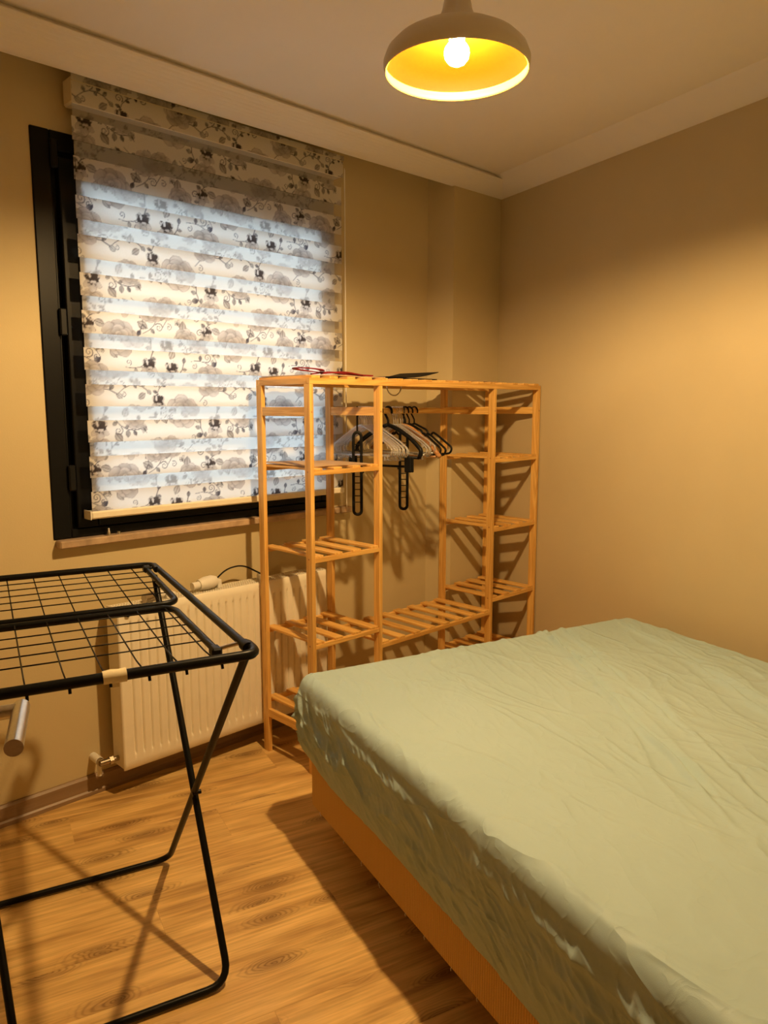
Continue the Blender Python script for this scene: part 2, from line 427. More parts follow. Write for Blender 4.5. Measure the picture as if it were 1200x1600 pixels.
# ---- window: frame, casement sash, pane, hinges
win = empty('window_1', (WX0, YW, WZ0)); tag(win, 'anthracite casement window behind the floral blind', kind='structure')
wo = (WX0, YW, WZ0)
def ring(b, x0, x1, z0, z1, wd, y0, y1, wb=None, bev=.003, wr=None):
    wb = wb or wd; wr = wr or wd
    box(b, (x0, y0, z0), (x0 + wd, y1, z1), bev); box(b, (x1 - wr, y0, z0), (x1, y1, z1), bev)
    box(b, (x0 + wd, y0, z1 - wd), (x1 - wr, y1, z1), bev); box(b, (x0 + wd, y0, z0), (x1 - wr, y1, z0 + wb), bev)
b = BM(); ring(b, WX0 - .002, WX1, WZ0 + .002, WZ1, .062, YW - .006, YW + .07, .03, wr=.036); obj('window_frame', b, M['frame'], win, origin=wo)
sash = BM(); ring(sash, WX0 + .082, WX1 - .03, WZ0 + .036, WZ1 - .082, .072, YW - .014, YW + .055, .06, wr=.05); sash = obj('sash', sash, M['frame'], win, origin=wo)
b = BM(); ring(b, WX0 + .058, WX1 - .03, WZ0 + .026, WZ1 - .058, .03, YW + .02, YW + .06, .02, 0, wr=.01); obj('gasket', b, M['blackpl'], win, origin=wo)
b = BM(); box(b, (WX0 + .15, YW + .02, WZ0 + .09), (WX1 - .075, YW + .026, WZ1 - .15)); obj('pane', b, M['glass'], win, origin=wo)
for z in (1.13, 1.66, 2.2):
    b = BM(); box(b, (WX0 + .056, YW - .022, z), (WX0 + .080, YW - .004, z + .09), .004); obj('hinge', b, M['blackpl'], win, origin=wo)
# sill
b = BM(); box(b, (WX0 + .004, YW - .045, WZ0 - .027), (WX1 + .08, YW + .06, WZ0), .004)
tag(obj('trim_3', b, M['stone']), 'brown stone sill under the window', kind='structure')
def small_stud(x, r, h, label):
    b = BM(); lathe(b, [(0, 0), (r, 0), (r, h * .55), (r * .7, h * .65), (r * .7, h * .92), (r * .5, h), (0, h)], 14, c=(x, YW - .028, WZ0))
    tag(obj('metal_stud', b, M['chrome'], smooth='auto'), label, 'stud', 'metal studs on the window sill')
small_stud(1.175, .0065, .026, 'taller upright metal stud on the stone window sill')
small_stud(1.212, .008, .012, 'low domed metal stud on the stone sill, right of the taller one')

# ---- open door leaf with its lever
do = ed(-.088, DB); door = empty('door_1', (*do, 0), -A); tag(door, 'open door leaf with a brushed steel lever handle', kind='structure')
b = BM(); box(b, (0, 0, .008), (.038, 1.06, 2.04), .003); obj('door_leaf', b, M['door'], door)
hx, hy, hz = 0, 0, 0
from math import cos, sin
def tolocal(p):   # world -> door-local
    x, y = p[0] - do[0], p[1] - do[1]
    return (x * cos(A) - y * sin(A), x * sin(A) + y * cos(A), p[2])
end = tolocal((.2515, .816, 1.062))
elb = (end[0] + .013, end[1] + .105, end[2] + .002)
b = BM(); tube(b, [(.038, elb[1], elb[2]), (elb[0] + .002, elb[1], elb[2])], .0085, 14)
tube(b, [(elb[0], elb[1] + .009, elb[2]), end], .0098, 22); handle = obj('lever_handle', b, M['chrome'], door, smooth='auto')
b = BM(); tube(b, [(.0375, elb[1], elb[2]), (.046, elb[1], elb[2])], .026, 24); obj('rose_plate', b, M['chrome'], door, smooth='auto')

# ================================================================== PENDANT LAMP
LX, LY, LZ = 1.47, 1.25, 2.208
lamp = empty('pendant_lamp', (LX, LY, LZ)); tag(lamp, 'bell-shaped pendant lamp, pale outside and golden inside, with lit bulb', 'lamp')
outer = [(.1690, .000), (.1735, .010), (.1740, .022), (.1660, .042), (.1480, .060), (.1200, .076), (.0880, .088), (.0620, .099), (.0450, .114), (.0360, .134), (.0300, .165), (.0265, .205), (.0245, .245), (.0200, .254), (0, .255)]
inner = [(.1690, .000), (.1665, .003), (.1695, .012), (.1698, .021), (.1620, .039), (.1450, .056), (.1180, .071), (.0870, .083), (.0600, .093), (.0400, .104), (0, .110)]
b = BM(); lathe(b, outer, 64); obj('shade', b, M['shade_out'], lamp, smooth=True)
b = BM(); lathe(b, inner[3:], 64); obj('shade_lining', b, M['shade_in'], lamp, smooth=True)
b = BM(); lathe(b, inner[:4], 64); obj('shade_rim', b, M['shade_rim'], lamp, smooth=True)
b = BM(); lathe(b, [(0, .105), (.019, .105), (.019, .072), (.016, .066), (0, .066)], 20); obj('socket', b, M['whitepl'], lamp, smooth='auto')
b = BM(); lathe(b, [(0, .014), (.010, .0155), (.020, .021), (.0275, .031), (.030, .042), (.0285, .052), (.023, .060), (.016, .068), (.0, .069)], 28); obj('bulb', b, M['bulb'], lamp, smooth=True)
b = BM(); tube(b, [(0, 0, .252), (0, 0, ZC - LZ - .02)], .0035, 8); lathe(b, [(0, ZC - LZ - .03), (.045, ZC - LZ - .028), (.05, ZC - LZ - .005), (.05, ZC - LZ), (0, ZC - LZ)], 24); obj('cord', b, M['whitepl'], lamp, smooth='auto')

# ================================================================== ROLLER BLIND (day-and-night, printed)
TW, TH = .46, .50; TR = .0015
tnx, tny = int(TW / TR), int(TH / TR)
tile = np.ones((tny, tnx, 3)) * np.array([.80, .765, .705])
gx, gy = np.meshgrid((np.arange(tnx) + .5) * TR, (np.arange(tny) + .5) * TR)
WIN = [None]
def delta(cx, cy, ext=.06):
    """offsets from (cx, cy) inside a wrapped window of half-size ext, which becomes the current window"""
    n_ = int(ext / TR) + 2; jx, jy = int(cx / TR), int(cy / TR); ax = np.arange(-n_, n_ + 1)
    WIN[0] = np.ix_((jy + ax) % tny, (jx + ax) % tnx)
    return np.meshgrid((jx + ax + .5) * TR - cx, (jy + ax + .5) * TR - cy)
wob1 = perlin(gx * 60, gy * 60, 1); wob2 = perlin(gx * 140, gy * 140, 2); wash = perlin(gx * 28, gy * 28, 3)
def lay(alpha, col):
    a = np.clip(alpha, 0, 1)[..., None]; tile[WIN[0]] = tile[WIN[0]] * (1 - a) + np.array(col) * a
DARK, MID, PALE, INK = (.045, .034, .034), (.19, .155, .15), (.68, .625, .585), (.085, .08, .105)
def smooth(e0, e1, x): t = np.clip((x - e0) / (e1 - e0), 0, 1); return t * t * (3 - 2 * t)
def petal(cx, cy, ang, ln, wd, col, al, edge=MID, eal=.7, inner=None):
    """watercolour petal: base at (cx, cy), tip outwards; shaded from base to tip, thin dark rim"""
    dx, dy = delta(cx, cy, max(ln, wd) * 1.25); w1, w2, wa = wob1[WIN[0]], wob2[WIN[0]], wash[WIN[0]]; u = dx * math.cos(ang) + dy * math.sin(ang); v = -dx * math.sin(ang) + dy * math.cos(ang)
    q = np.hypot((u - ln * .5) / (ln * .5), v / (wd * .5)) + w1 * .14 + w2 * .07
    t = np.clip(u / ln + .25 * wa + .15 * w1, 0, 1)[..., None] ** 1.1
    inn = np.array(inner if inner is not None else [c * .42 for c in col]); shade = inn * (1 - t) + np.array(col) * t
    m_ = np.clip(smooth(1.02, .90, q) * al, 0, 1)[..., None]
    tile[WIN[0]] = tile[WIN[0]] * (1 - m_) + shade * m_
    lay(smooth(.085, .02, np.abs(q - .94)) * eal * np.clip(.75 + .9 * wa, .25, 1), edge)
def rose(cx, cy, r, rot=0, dk=1.0):
    for n_, rad, sz, al in ((7, .46, .66, .92), (6, .30, .56, .92), (5, .16, .44, .92), (4, .07, .32, .95)):
        for i in range(n_):
            a = rot + 2 * math.pi * i / n_ + rad * 5 + rng.uniform(-.2, .2); tone = rng.uniform(.78, 1.08)
            k1 = r * sz * rng.uniform(.92, 1.1)
            petal(cx + math.cos(a) * r * rad * .72, cy + math.sin(a) * r * rad * .56 + r * .05, a, k1 * .98, k1 * 1.16, tuple(min(.8, c * tone) for c in PALE), al, MID, .62, tuple(c * tone * (.40 if dk > .75 else .55) for c in PALE))
    dx, dy = delta(cx + r * .02, cy); q = np.hypot(dx / (r * .22), dy / (r * .17)) + wob1[WIN[0]] * .9 + wob2[WIN[0]] * .6
    lay(smooth(1.05, .55, q) * .9 * dk, DARK)
    for i in range(5):
        a = rot + i * 1.3; petal(cx + math.cos(a) * r * .08, cy + math.sin(a) * r * .06, a + .6, r * .26, r * .13, (.55, .50, .48), .75, DARK, .8)
def bud(cx, cy, r):
    for a, l, w_ in ((-1.57, 1.9, 1.3), (-2.4, 1.7, .9), (-.75, 1.7, .9), (2.6, 1.3, .9), (.5, 1.3, .9)): petal(cx, cy - r * .2, a, r * l, r * w_, PALE, .8, MID, .7)
    dx, dy = delta(cx, cy); q = np.hypot(dx / r, dy / (r * .9)) + wob1[WIN[0]] * .55 + wob2[WIN[0]] * .5; lay(smooth(1.0, .8, q) * .93, DARK)
    dx, dy = delta(cx - r * .35, cy + r * .25); q = np.hypot(dx / (r * .22), dy / (r * .5)) + wob2[WIN[0]] * .6 + wob1[WIN[0]] * .4; lay(smooth(1, .7, q) * .85, (.74, .70, .67))
    dx, dy = delta(cx + r * .1, cy - r * .62); q = np.hypot(dx / (r * .45), dy / (r * .2)) + wob2[WIN[0]] * .6; lay(smooth(1, .7, q) * .8, (.74, .70, .67))
def leaf(cx, cy, ang, ln, col=MID, al=.7):
    dx, dy = delta(cx, cy, ln * 1.1); u = (dx * math.cos(ang) + dy * math.sin(ang)) / ln; v = (-dx * math.sin(ang) + dy * math.cos(ang)) / ln
    wdt = .30 * np.sin(np.clip(u, 0, 1) * math.pi) ** .8
    ins = (u > 0) & (u < 1); q = np.where(ins, np.abs(v) / np.maximum(wdt, 1e-3), 9) + wob2[WIN[0]] * .15
    lay(smooth(1.05, .9, q) * al * (.7 + .8 * wash[WIN[0]]), col); lay(np.where(ins, smooth(.05, .015, np.abs(v)), 0) * .6, DARK)
    lay(np.where(ins, smooth(.25, .08, np.abs(q - .95)), 0) * .6, DARK)
def stroke(pts, w0, w1, col=INK, al=.9):
    pts = np.array(pts); n_ = len(pts) - 1; c0 = (pts.min(0) + pts.max(0)) / 2; ext = float(np.max(pts.max(0) - pts.min(0))) / 2 + .006
    gx_, gy_ = delta(c0[0], c0[1], ext); best = np.full(gx_.shape, 9.0)
    for i in range(n_):
        ax, ay = pts[i] - c0; bx, by = pts[i + 1] - pts[i]; dx, dy = gx_ - ax, gy_ - ay
        t = np.clip((dx * bx + dy * by) / (bx * bx + by * by + 1e-12), 0, 1)
        best = np.minimum(best, np.hypot(dx - t * bx, dy - t * by) / (w0 + (w1 - w0) * (i + t) / n_))
    lay(smooth(1.25, .7, best) * al, col)
def spiral(cx, cy, r, turns, rot, flip=1, w0=.0026, w1=.0013):
    n_ = 16; pts = []
    for i in range(n_ + 1):
        f = i / n_; a = rot + flip * f * turns * 2 * math.pi; rr = r * (1 - .85 * f); pts.append((cx + rr * math.cos(a), cy + rr * math.sin(a)))
    stroke(pts, w0, w1); return pts[0]
def sprig(cx, cy, rot, s, flip=1):
    s = s * 1.22
    def P(x, y): y *= flip; return (cx + s * (x * math.cos(rot) - y * math.sin(rot)), cy + s * (x * math.sin(rot) + y * math.cos(rot)))
    stroke([P(0, 0), P(.022, .012), P(.045, .018), P(.07, .016), P(.092, .006), P(.108, -.010)], .0011, .0019)
    spiral(*P(.050, .036), .015 * s, 1.5, rot - 1.57 * flip, flip, .0018, .0009)
    spiral(*P(.016, -.010), .010 * s, 1.3, rot + 1.4 * flip, -flip, .0014, .0008)
    for x, y, a, l in ((.03, .014, 1.9, .020), (.074, .015, 1.0, .026), (.108, -.010, -.9, .024), (.092, .006, .5, .020), (.062, .017, -1.0, .017)):
        q = P(x, y); leaf(*q, rot + flip * a, l * s, INK, .9)
def butterfly(cx, cy, s, rot):
    for a, l, wd in ((.7, 1.0, .55), (1.7, .8, .5), (2.5, .6, .4), (0.1, .5, .3)): petal(cx, cy, rot + a, s * l, s * wd, (.5, .47, .46), .5, DARK, 1.0)
    stroke([(cx - s * .2, cy + s * .3), (cx + s * .15, cy - s * .3)], .0016, .0012, DARK)
for a_ in ((.16, .44, .3, 1.0, 1), (.27, .40, -.6, .9, -1), (.25, .27, 2.4, 1.0, 1), (.02, .21, .5, 1.0, 1), (.36, .30, -1.2, .85, 1), (.40, .18, 1.0, .9, -1), (.13, .09, -.4, .95, 1), (.33, .06, .4, .9, -1), (.44, .44, .9, .8, 1), (.11, .30, -.2, .9, -1), (.30, .47, .2, .8, 1), (.01, .02, .5, .8, -1), (.19, .14, 1.3, .8, 1), (.24, .09, 2.6, .7, -1)): sprig(*a_)
for a_ in ((.16, .36, 2.2, .04), (.28, .33, -.9, .042), (.26, .20, 2.8, .04), (.38, .22, -.5, .045), (.10, .235, -1.6, .045), (.44, .36, 1.5, .04), (.17, .03, 2.9, .04), (.30, .09, 2.2, .04), (.06, .13, -2.0, .04), (.37, .14, .3, .038), (.02, .36, 2.0, .04), (.40, .47, -2.5, .035)): leaf(*a_)
rose(.09, .40, .070, .3); rose(.31, .155, .070, 1.2); rose(.355, .385, .050, 2.2, .7); rose(.11, .16, .052, .9, .8); rose(.21, .015, .066, 1.9); rose(.43, .26, .050, .5, .8); rose(.035, .27, .047, 2.6, .9); rose(.215, .275, .048, .2, .8)
bud(.225, .355, .025); bud(.42, .075, .023); bud(.20, .205, .021); bud(.05, .065, .023); bud(.335, .275, .022); bud(.45, .445, .022)
for a_ in ((.185, .40, .026, .3), (.395, .335, .024, 1.0), (.25, .12, .025, 2.0), (.08, .22, .022, .6), (.46, .02, .022, .2)): butterfly(*a_)
def tile_at(x, z):
    fx = (x % TW) / TR - .5; fz = (z % TH) / TR - .5
    x0 = np.floor(fx).astype(int); z0 = np.floor(fz).astype(int); u = (fx - x0)[..., None]; v_ = (fz - z0)[..., None]
    g = lambda a, c: tile[c % tny, a % tnx]
    return (g(x0, z0) * (1 - u) + g(x0 + 1, z0) * u) * (1 - v_) + (g(x0, z0 + 1) * (1 - u) + g(x0 + 1, z0 + 1) * u) * v_
BX0, BX1, BY = 1.098, 2.268, 2.572
blind = empty('roller_blind', (BX0, BY, 1.04)); tag(blind, 'striped day-and-night roller blind with grey rose print over the window', 'blind')
bo = np.array((BX0, BY, 1.04))
def strip(name, m, x0, x1, z0, z1, y, res, px=0.0, pz=0.0, pale=0.0, curve=None):
    nx_ = max(2, int((x1 - x0) / res)); nz_ = max(2, int((z1 - z0) / res) + 1)
    xs = np.linspace(x0, x1, nx_); zs = np.linspace(z0, z1, nz_); XX, ZZ = np.meshgrid(xs, zs)
    YY = np.full_like(XX, y) + .0025 * perlin(XX * 2.2, ZZ * 1.4, 5)
    if curve is not None: YY = YY + curve(ZZ)
    me = grid_mesh(name, np.stack([XX, YY, ZZ], -1) - bo)
    c = tile_at(XX + px, ZZ + pz); base = np.array([.60, .58, .55]); c = c * (1 - pale) + base * pale
    at = me.color_attributes.new('print', 'FLOAT_COLOR', 'POINT')
    at.data.foreach_set('color', np.concatenate([c, np.ones(c.shape[:2] + (1,))], -1).astype(np.float32).ravel())
    return new(name, me, m, blind, True)
PER, OPQ = .1232, .0745
zt = 2.285          # top of the first sheer band
# front layer
strip('sheer_band', M['sheer'], BX0 + .008, BX1, zt + OPQ, 2.41, BY, .012, 0, 0, .93)
strip('fabric_band', M['band'], BX0 + .004, BX1, zt, zt + OPQ, BY, .003)
z = zt
while z > 1.06:
    lo = max(z - (PER - OPQ), 1.056)
    strip('sheer_band', M['sheer'], BX0 + .008, BX1, lo, z, BY, .012, 0, 0, .93)
    if lo <= 1.0561: break
    lo2 = max(lo - OPQ, 1.056)
    strip('fabric_band', M['band'], BX0 + .004, BX1, lo2, lo, BY, .003)
    z = lo2
# back layer, its bands half a step lower so that each covers a sheer band of the front
GAP = .042
zb = zt - (PER - OPQ) - .5 * (OPQ - (PER - OPQ)) + PER
z = 2.41
first = True
while z > 1.06:
    top = z; zb_o = zb - math.floor((zb - 1.056) / PER) * PER
    # position in the period
    ph = (zb - z) % PER
    if ph < 1e-6 or PER - ph < 1e-6: ph = 0
    if ph < (PER - OPQ) - 1e-6: nxt, kind = z - ((PER - OPQ) - ph), 'sheer_band'
    else: nxt, kind = z - (PER - ph), 'fabric_band'
    nxt = max(nxt, 1.056)
    strip(kind, M['sheer' if kind == 'sheer_band' else 'band'], BX0 + .026, BX1 - .006, nxt, z, BY + GAP, .005 if kind == 'fabric_band' else .014, .17, .21, .93 if kind == 'sheer_band' else 0.3)
    z = nxt
# bottom rail, head cassette, end caps, chain
b = BM(); box(b, (BX0 - .002, BY - .008, 1.032), (BX1 + .002, BY + GAP + .006, 1.059), .005); obj('bottom_rail', b, M['railpl'], blind, origin=bo)
b = BM(); box(b, (BX0 - .005, BY - .007, 1.030), (BX0 - .001, BY + GAP + .007, 1.062), .001); obj('rail_end_cap', b, M['whitepl'], blind, origin=bo)
c_ = strip('cassette_cover', M['band'], BX0 + .004, BX1 + .002, 2.396, 2.462, BY - .012, .003, .1, .05)
b = BM(); box(b, (BX0 + .005, BY - .0095, 2.398), (BX1 + .001, BY + .06, 2.482), .006); obj('cassette', b, M['railpl'], blind, origin=bo)
strip('cassette_top_cover', M['band'], BX0 + .003, BX1 + .003, 2.464, 2.484, BY - .016, .004, .3, .2)
b = BM()
tube(b, [(BX1 + .016, BY - .004, 2.44), (BX1 + .016, BY - .004, .98), (BX1 + .024, BY + .004, .966), (BX1 + .032, BY + .012, .98), (BX1 + .032, BY + .012, 2.44)], .0018, 6)
obj('pull_chain', b, M['whitepl'], blind, origin=bo)

# ================================================================== RADIATOR
RX0, RX1, RZ0, RZ1, RY0, RY1 = 1.146, 2.110, .106, .708, 2.512, 2.604
rad = empty('panel_radiator', ((RX0 + RX1) / 2, 2.56, 0)); ro = ((RX0 + RX1) / 2, 2.56, 0)
tag(rad, 'white ribbed panel radiator on the wall below the window', 'radiator')
xs = np.linspace(RX0, RX1, 540); zs = np.concatenate([[RZ0, RZ0 + .004, RZ0 + .03], np.linspace(RZ0 + .046, RZ0 + .062, 4), np.linspace(RZ0 + .1, RZ1 - .1, 5), np.linspace(RZ1 - .062, RZ1 - .046, 4), [RZ1 - .028, RZ1 - .004, RZ1]])
XX, ZZ = np.meshgrid(xs, zs); ph = ((XX - RX0 - .028) / .0334) % 1.0
gro = 1 - smooth(.07, .20, np.abs(ph - .5))   # groove profile
env = smooth(RZ0 + .046, RZ0 + .062, ZZ) * smooth(RZ1 - .046, RZ1 - .062, ZZ) * smooth(RX0 + .022, RX0 + .03, XX) * smooth(RX1 - .022, RX1 - .03, XX)
edge = np.minimum(np.minimum(XX - RX0, RX1 - XX), np.minimum(ZZ - RZ0, RZ1 - ZZ))
YY = RY0 + .0085 * gro * env + .006 * (1 - smooth(0, .004, edge))
me = grid_mesh('front_panel', np.stack([XX, YY, ZZ], -1) - np.array(ro)); o = new('front_panel', me, M['enamel'], rad, True)
sol = o.modifiers.new('s', 'SOLIDIFY'); sol.thickness = .003; sol.offset = 1.0
b = BM(); box(b, (RX0 + .004, RY1 - .014, RZ0 + .004), (RX1 - .004, RY1, RZ1 - .006), .003); obj('rear_panel', b, M['enamel'], rad, origin=ro)
for x0, x1 in ((RX0, RX0 + .004), (RX1 - .004, RX1)):
    b = BM(); box(b, (x0, RY0 + .006, RZ0 + .003), (x1, RY1 - .003, RZ1 + .003), .0015); obj('side_panel', b, M['enamel'], rad, origin=ro)
b = BM(); box(b, (RX0 + .006, RY0 + .006, RZ1 - .045), (RX1 - .006, RY1 - .004, RZ1 - .04)); obj('fin_plate', b, M['grille'], rad, origin=ro)
gb = BM()
for y_ in np.linspace(RY0 + .008, RY1 - .008, 5): box(gb, (RX0 + .004, y_ - .0014, RZ1 - .006), (RX1 - .004, y_ + .0014, RZ1))
x_ = RX0 + .012
while x_ < RX1 - .008: box(gb, (x_, RY0 + .007, RZ1 - .005), (x_ + .0034, RY1 - .007, RZ1 - .0005)); x_ += .0105
g = obj('top_grille', gb, M['enamel'], rad, origin=ro)
# valve at the lower left
b = BM(); tube(b, [(RX0 - .062, YW, .142), (RX0 - .062, 2.59, .142), (RX0 - .062, 2.572, .140)], .0155, 16); lathe(b, [(0, 0), (.026, .0), (.026, .006), (.016, .010)], 20); 
vv = BM(); tube(vv, [(RX0 - .062, YW - .001, .142), (RX0 - .062, 2.580, .142)], .015, 16); tube(vv, [(RX0 - .062, 2.586, .142), (RX0 - .062, 2.586, .085)], .008, 12); valve_pipe = obj('pipe_sleeve', vv, M['whitepl'], rad, smooth='auto', origin=ro)
b.free()
b = BM()
tube(b, [(RX0 - .062, 2.588, .142), (RX0 - .062, 2.563, .142)], .0135, 14); tube(b, [(RX0 - .070, 2.560, .142), (RX0 - .034, 2.560, .142)], .0115, 14)
tube(b, [(RX0 - .036, 2.560, .142), (RX0 - .022, 2.560, .142)], .0155, 6); tube(b, [(RX0 - .024, 2.560, .142), (RX0 + .004, 2.560, .142)], .0095, 14)
obj('lockshield_valve', b, M['brass'], rad, smooth='auto', origin=ro)
# bits on top: plug with bore, thermostat head, clip, cable
b = BM(); tube(b, [(RX0 + .115, 2.535, RZ1 + .018), (RX0 + .165, 2.545, RZ1 + .020)], .0165, 18); obj('vent_plug', b, M['brass'], rad, smooth='auto', origin=ro)
b = BM(); tube(b, [(RX0 + .160, 2.545, RZ1 + .020), (RX0 + .200, 2.551, RZ1 + .021)], .014, 16); box(b, (RX0 + .205, 2.535, RZ1 - .002), (RX0 + .245, 2.565, RZ1 + .022), .003); obj('plug_body', b, M['whitepl'], rad, smooth='auto', origin=ro)
b = BM(); tube(b, [(RX0 + .352, 2.553, RZ1 + .026), (RX0 + .382, 2.556, RZ1 + .028), (RX0 + .412, 2.559, RZ1 + .029), (RX0 + .432, 2.561, RZ1 + .029)], .024, 20, radii=[.020, .026, .026, .020]); obj('thermostat_head', b, M['whitepl'], rad, smooth='auto', origin=ro)
b = BM(); tube(b, [(RX0 + .322, 2.551, RZ1 + .025), (RX0 + .352, 2.553, RZ1 + .026)], .015, 14); obj('thermostat_collar', b, M['whitepl'], rad, smooth='auto', origin=ro)
b = BM(); box(b, (RX0 + .434, 2.545, RZ1 - .002), (RX0 + .452, 2.575, RZ1 + .035), .003); obj('thermostat_bracket', b, M['whitepl'], rad, origin=ro)
b = BM(); box(b, (RX0 + .64, 2.54, RZ1 - .001), (RX0 + .675, 2.58, RZ1 + .022), .003); obj('cable_clip', b, M['whitepl'], rad, origin=ro)
b = BM(); tube(b, fillet([(RX0 + .432, 2.562, RZ1 + .032), (RX0 + .49, 2.572, RZ1 + .066), (RX0 + .57, 2.575, RZ1 + .072), (RX0 + .65, 2.565, RZ1 + .024)], .09, 8), .0032, 8); obj('cable', b, M['blackpl'], rad, smooth=True, origin=ro)
b = BM(); tube(b, [(RX0 + .035, RY0 + .02, RZ1 - .02), (RX0 + .035, RY0 - .012, RZ1 - .02)], .009, 14); obj('air_vent', b, M['blackpl'], rad, smooth='auto', origin=ro)

# ================================================================== WARDROBE RACK (pine)
SX0, SYF, SYB = 1.745, 2.160, 2.492
PX, PY = .018, .034
SXR = 3.212
rack = empty('clothes_rack', (SX0, SYF, 0)); so = (SX0, SYF, 0)
tag(rack, 'open pine clothes rack with slatted shelves and a hanging rod in the corner', 'clothes rack')
ZT = 1.503
colx = [SX0, 2.097, 2.838, SXR - PX]
pmz = None
for x in colx:
    for y in (SYF, SYB - PY):
        if pmz is None:
            b = BM(); box(b, (0, 0, 0), (PX, PY, ZT), .0012); bmesh.ops.recalc_face_normals(b, faces=b.faces)
            pmz = bpy.data.meshes.new('post'); b.to_mesh(pmz); b.free(); pmz.materials.append(M['pine_z'])
        o = bpy.data.objects.new('post', pmz); COL.objects.link(o); o.parent = rack; o.location = (x - SX0, y - SYF, 0)
def rk(name, lo, hi, m, bev=.001):
    c = [(lo[i] + hi[i]) / 2 for i in range(3)]
    b = BM(); box(b, [lo[i] - c[i] for i in range(3)], [hi[i] - c[i] for i in range(3)], bev); bmesh.ops.recalc_face_normals(b, faces=b.faces)
    me = bpy.data.meshes.new(name); b.to_mesh(me); b.free(); me.materials.append(M[m])
    o = bpy.data.objects.new(name, me); COL.objects.link(o); o.parent = rack; o.location = [c[i] - so[i] for i in range(3)]; return o
# long top rails and top slats
rk('rail', (SX0, SYF, ZT), (SXR, SYF + .022, ZT + .022), 'pine_x'); rk('rail', (SX0, SYB - .022, ZT), (SXR, SYB, ZT + .022), 'pine_x')
rk('rail', (SX0, SYF + .022, ZT), (SX0 + .018, SYB - .022, ZT + .022), 'pine_y')
SW, ST = .042, .009
slat0 = rk('slat', (0, SYF + .004, 0), (SW, SYB - .004, ST), 'pine_y', .0012); slatm = slat0.data; bpy.data.objects.remove(slat0)
def slat(x, z):
    o = bpy.data.objects.new('slat', slatm); COL.objects.link(o); o.parent = rack
    o.location = (x + SW / 2 - SX0, (SYB - SYF) / 2, z + ST / 2)
ntop = 17
for i in range(ntop): slat(SX0 + .012 + i * (SXR - SX0 - .024 - SW) / (ntop - 1), ZT + .022)
def shelf(x0, x1, zr, n):
    a, b_ = x0 + PX, x1
    rk('rail', (a, SYF + .001, zr - .017), (b_, SYF + .019, zr), 'pine_x'); rk('rail', (a, SYB - .019, zr - .017), (b_, SYB - .001, zr), 'pine_x')
    for i in range(n): slat(a + .0015 + i * (b_ - a - .003 - SW) / (n - 1), zr)
for z_ in (1.186, .856, .520): shelf(colx[0], colx[1], z_, 4)
for z_ in (1.178, .848, .506, .2): shelf(colx[2], colx[3], z_, 4)
shelf(colx[0], colx[1], .222, 4)
shelf(colx[1], colx[2], .447, 8)
for x in colx: rk('side_rail', (x + .002, SYF + PY, 1.386), (x + PX - .002, SYB - PY, 1.420), 'pine_y')
for x in (colx[0], colx[3]): rk('side_rail', (x + .001, SYF + PY, .152), (x + PX - .001, SYB - PY, .186), 'pine_y')
RODY, RODZ = (SYF + SYB) / 2, 1.404
b = BM(); tube(b, [(colx[1] + PX - .004, RODY, RODZ), (colx[2] + .004, RODY, RODZ)], .0125, 18); obj('hanging_rod', b, M['pine_x'], rack, smooth='auto', origin=so)
screw = None
for x in colx:
    for z_ in ((1.402, 1.178, .85, .505) if x > 2.5 else (1.402, 1.178, .85, .513)):
        for face in (0, 1):
            if screw is None:
                b = BM(); lathe(b, [(0, -.0008), (.0032, -.0008), (.0036, .0003), (0, .0006)], 10); bmesh.ops.rotate(b, verts=b.verts, matrix=Matrix.Rotation(R(90), 3, 'X'))
                screw = bpy.data.meshes.new('screw'); b.to_mesh(screw); b.free(); screw.materials.append(M['hangwood'])
            if face and z_ > 1.3: continue
            o = bpy.data.objects.new('screw', screw); COL.objects.link(o); o.parent = rack
            if face == 0:
                if z_ < 1.3: bpy.data.objects.remove(o); continue
                o.location = (x + PX / 2 - SX0, -.0002, z_)
            else: o.location = (x - SX0 - .0002, PY / 2, z_ + .004); o.rotation_euler[2] = R(-90)

# ---- things lying on the rack
ztop = ZT + .022 + ST
def sheet_thing(name, pts, z, th, m, label, cat, lift=None):
    """flat sheet from a 4-corner outline, gently bent"""
    P = [Vector(p) for p in pts]; n_ = 14; G = np.zeros((2, n_, n_, 3))
    for i in range(n_):
        for j in range(n_):
            u, v_ = i / (n_ - 1), j / (n_ - 1); q = P[0].lerp(P[1], u).lerp(P[3].lerp(P[2], u), v_)
            h_ = lift(u, v_) if lift else 0
            G[0, j, i] = (q.x, q.y, z + h_); G[1, j, i] = (q.x, q.y, z + h_ + th)
    b = BM(); V = [[[b.verts.new(G[s_, j, i]) for i in range(n_)] for j in range(n_)] for s_ in (0, 1)]
    for s_ in (0, 1):
        for j in range(n_ - 1):
            for i in range(n_ - 1): b.faces.new((V[s_][j][i], V[s_][j][i + 1], V[s_][j + 1][i + 1], V[s_][j + 1][i]))
    rim = [(0, i) for i in range(n_)] + [(j, n_ - 1) for j in range(1, n_)] + [(n_ - 1, i) for i in range(n_ - 2, -1, -1)] + [(j, 0) for j in range(n_ - 2, 0, -1)]
    for a_, c2 in zip(rim, rim[1:] + rim[:1]): b.faces.new((V[0][a_[0]][a_[1]], V[0][c2[0]][c2[1]], V[1][c2[0]][c2[1]], V[1][a_[0]][a_[1]]))
    return tag(obj(name, b, M[m], smooth='auto'), label, cat)
sheet_thing('cardboard_sheet', [(1.775, 2.20), (2.075, 2.185), (2.085, 2.455), (1.765, 2.47)], 1.186 + ST + .0008, .003, 'card', 'brown cardboard sheet lying on the upper left rack shelf', 'cardboard', lambda u, v_: .006 * (1 - u) ** 2 * v_ + .002 * math.sin(u * 5))
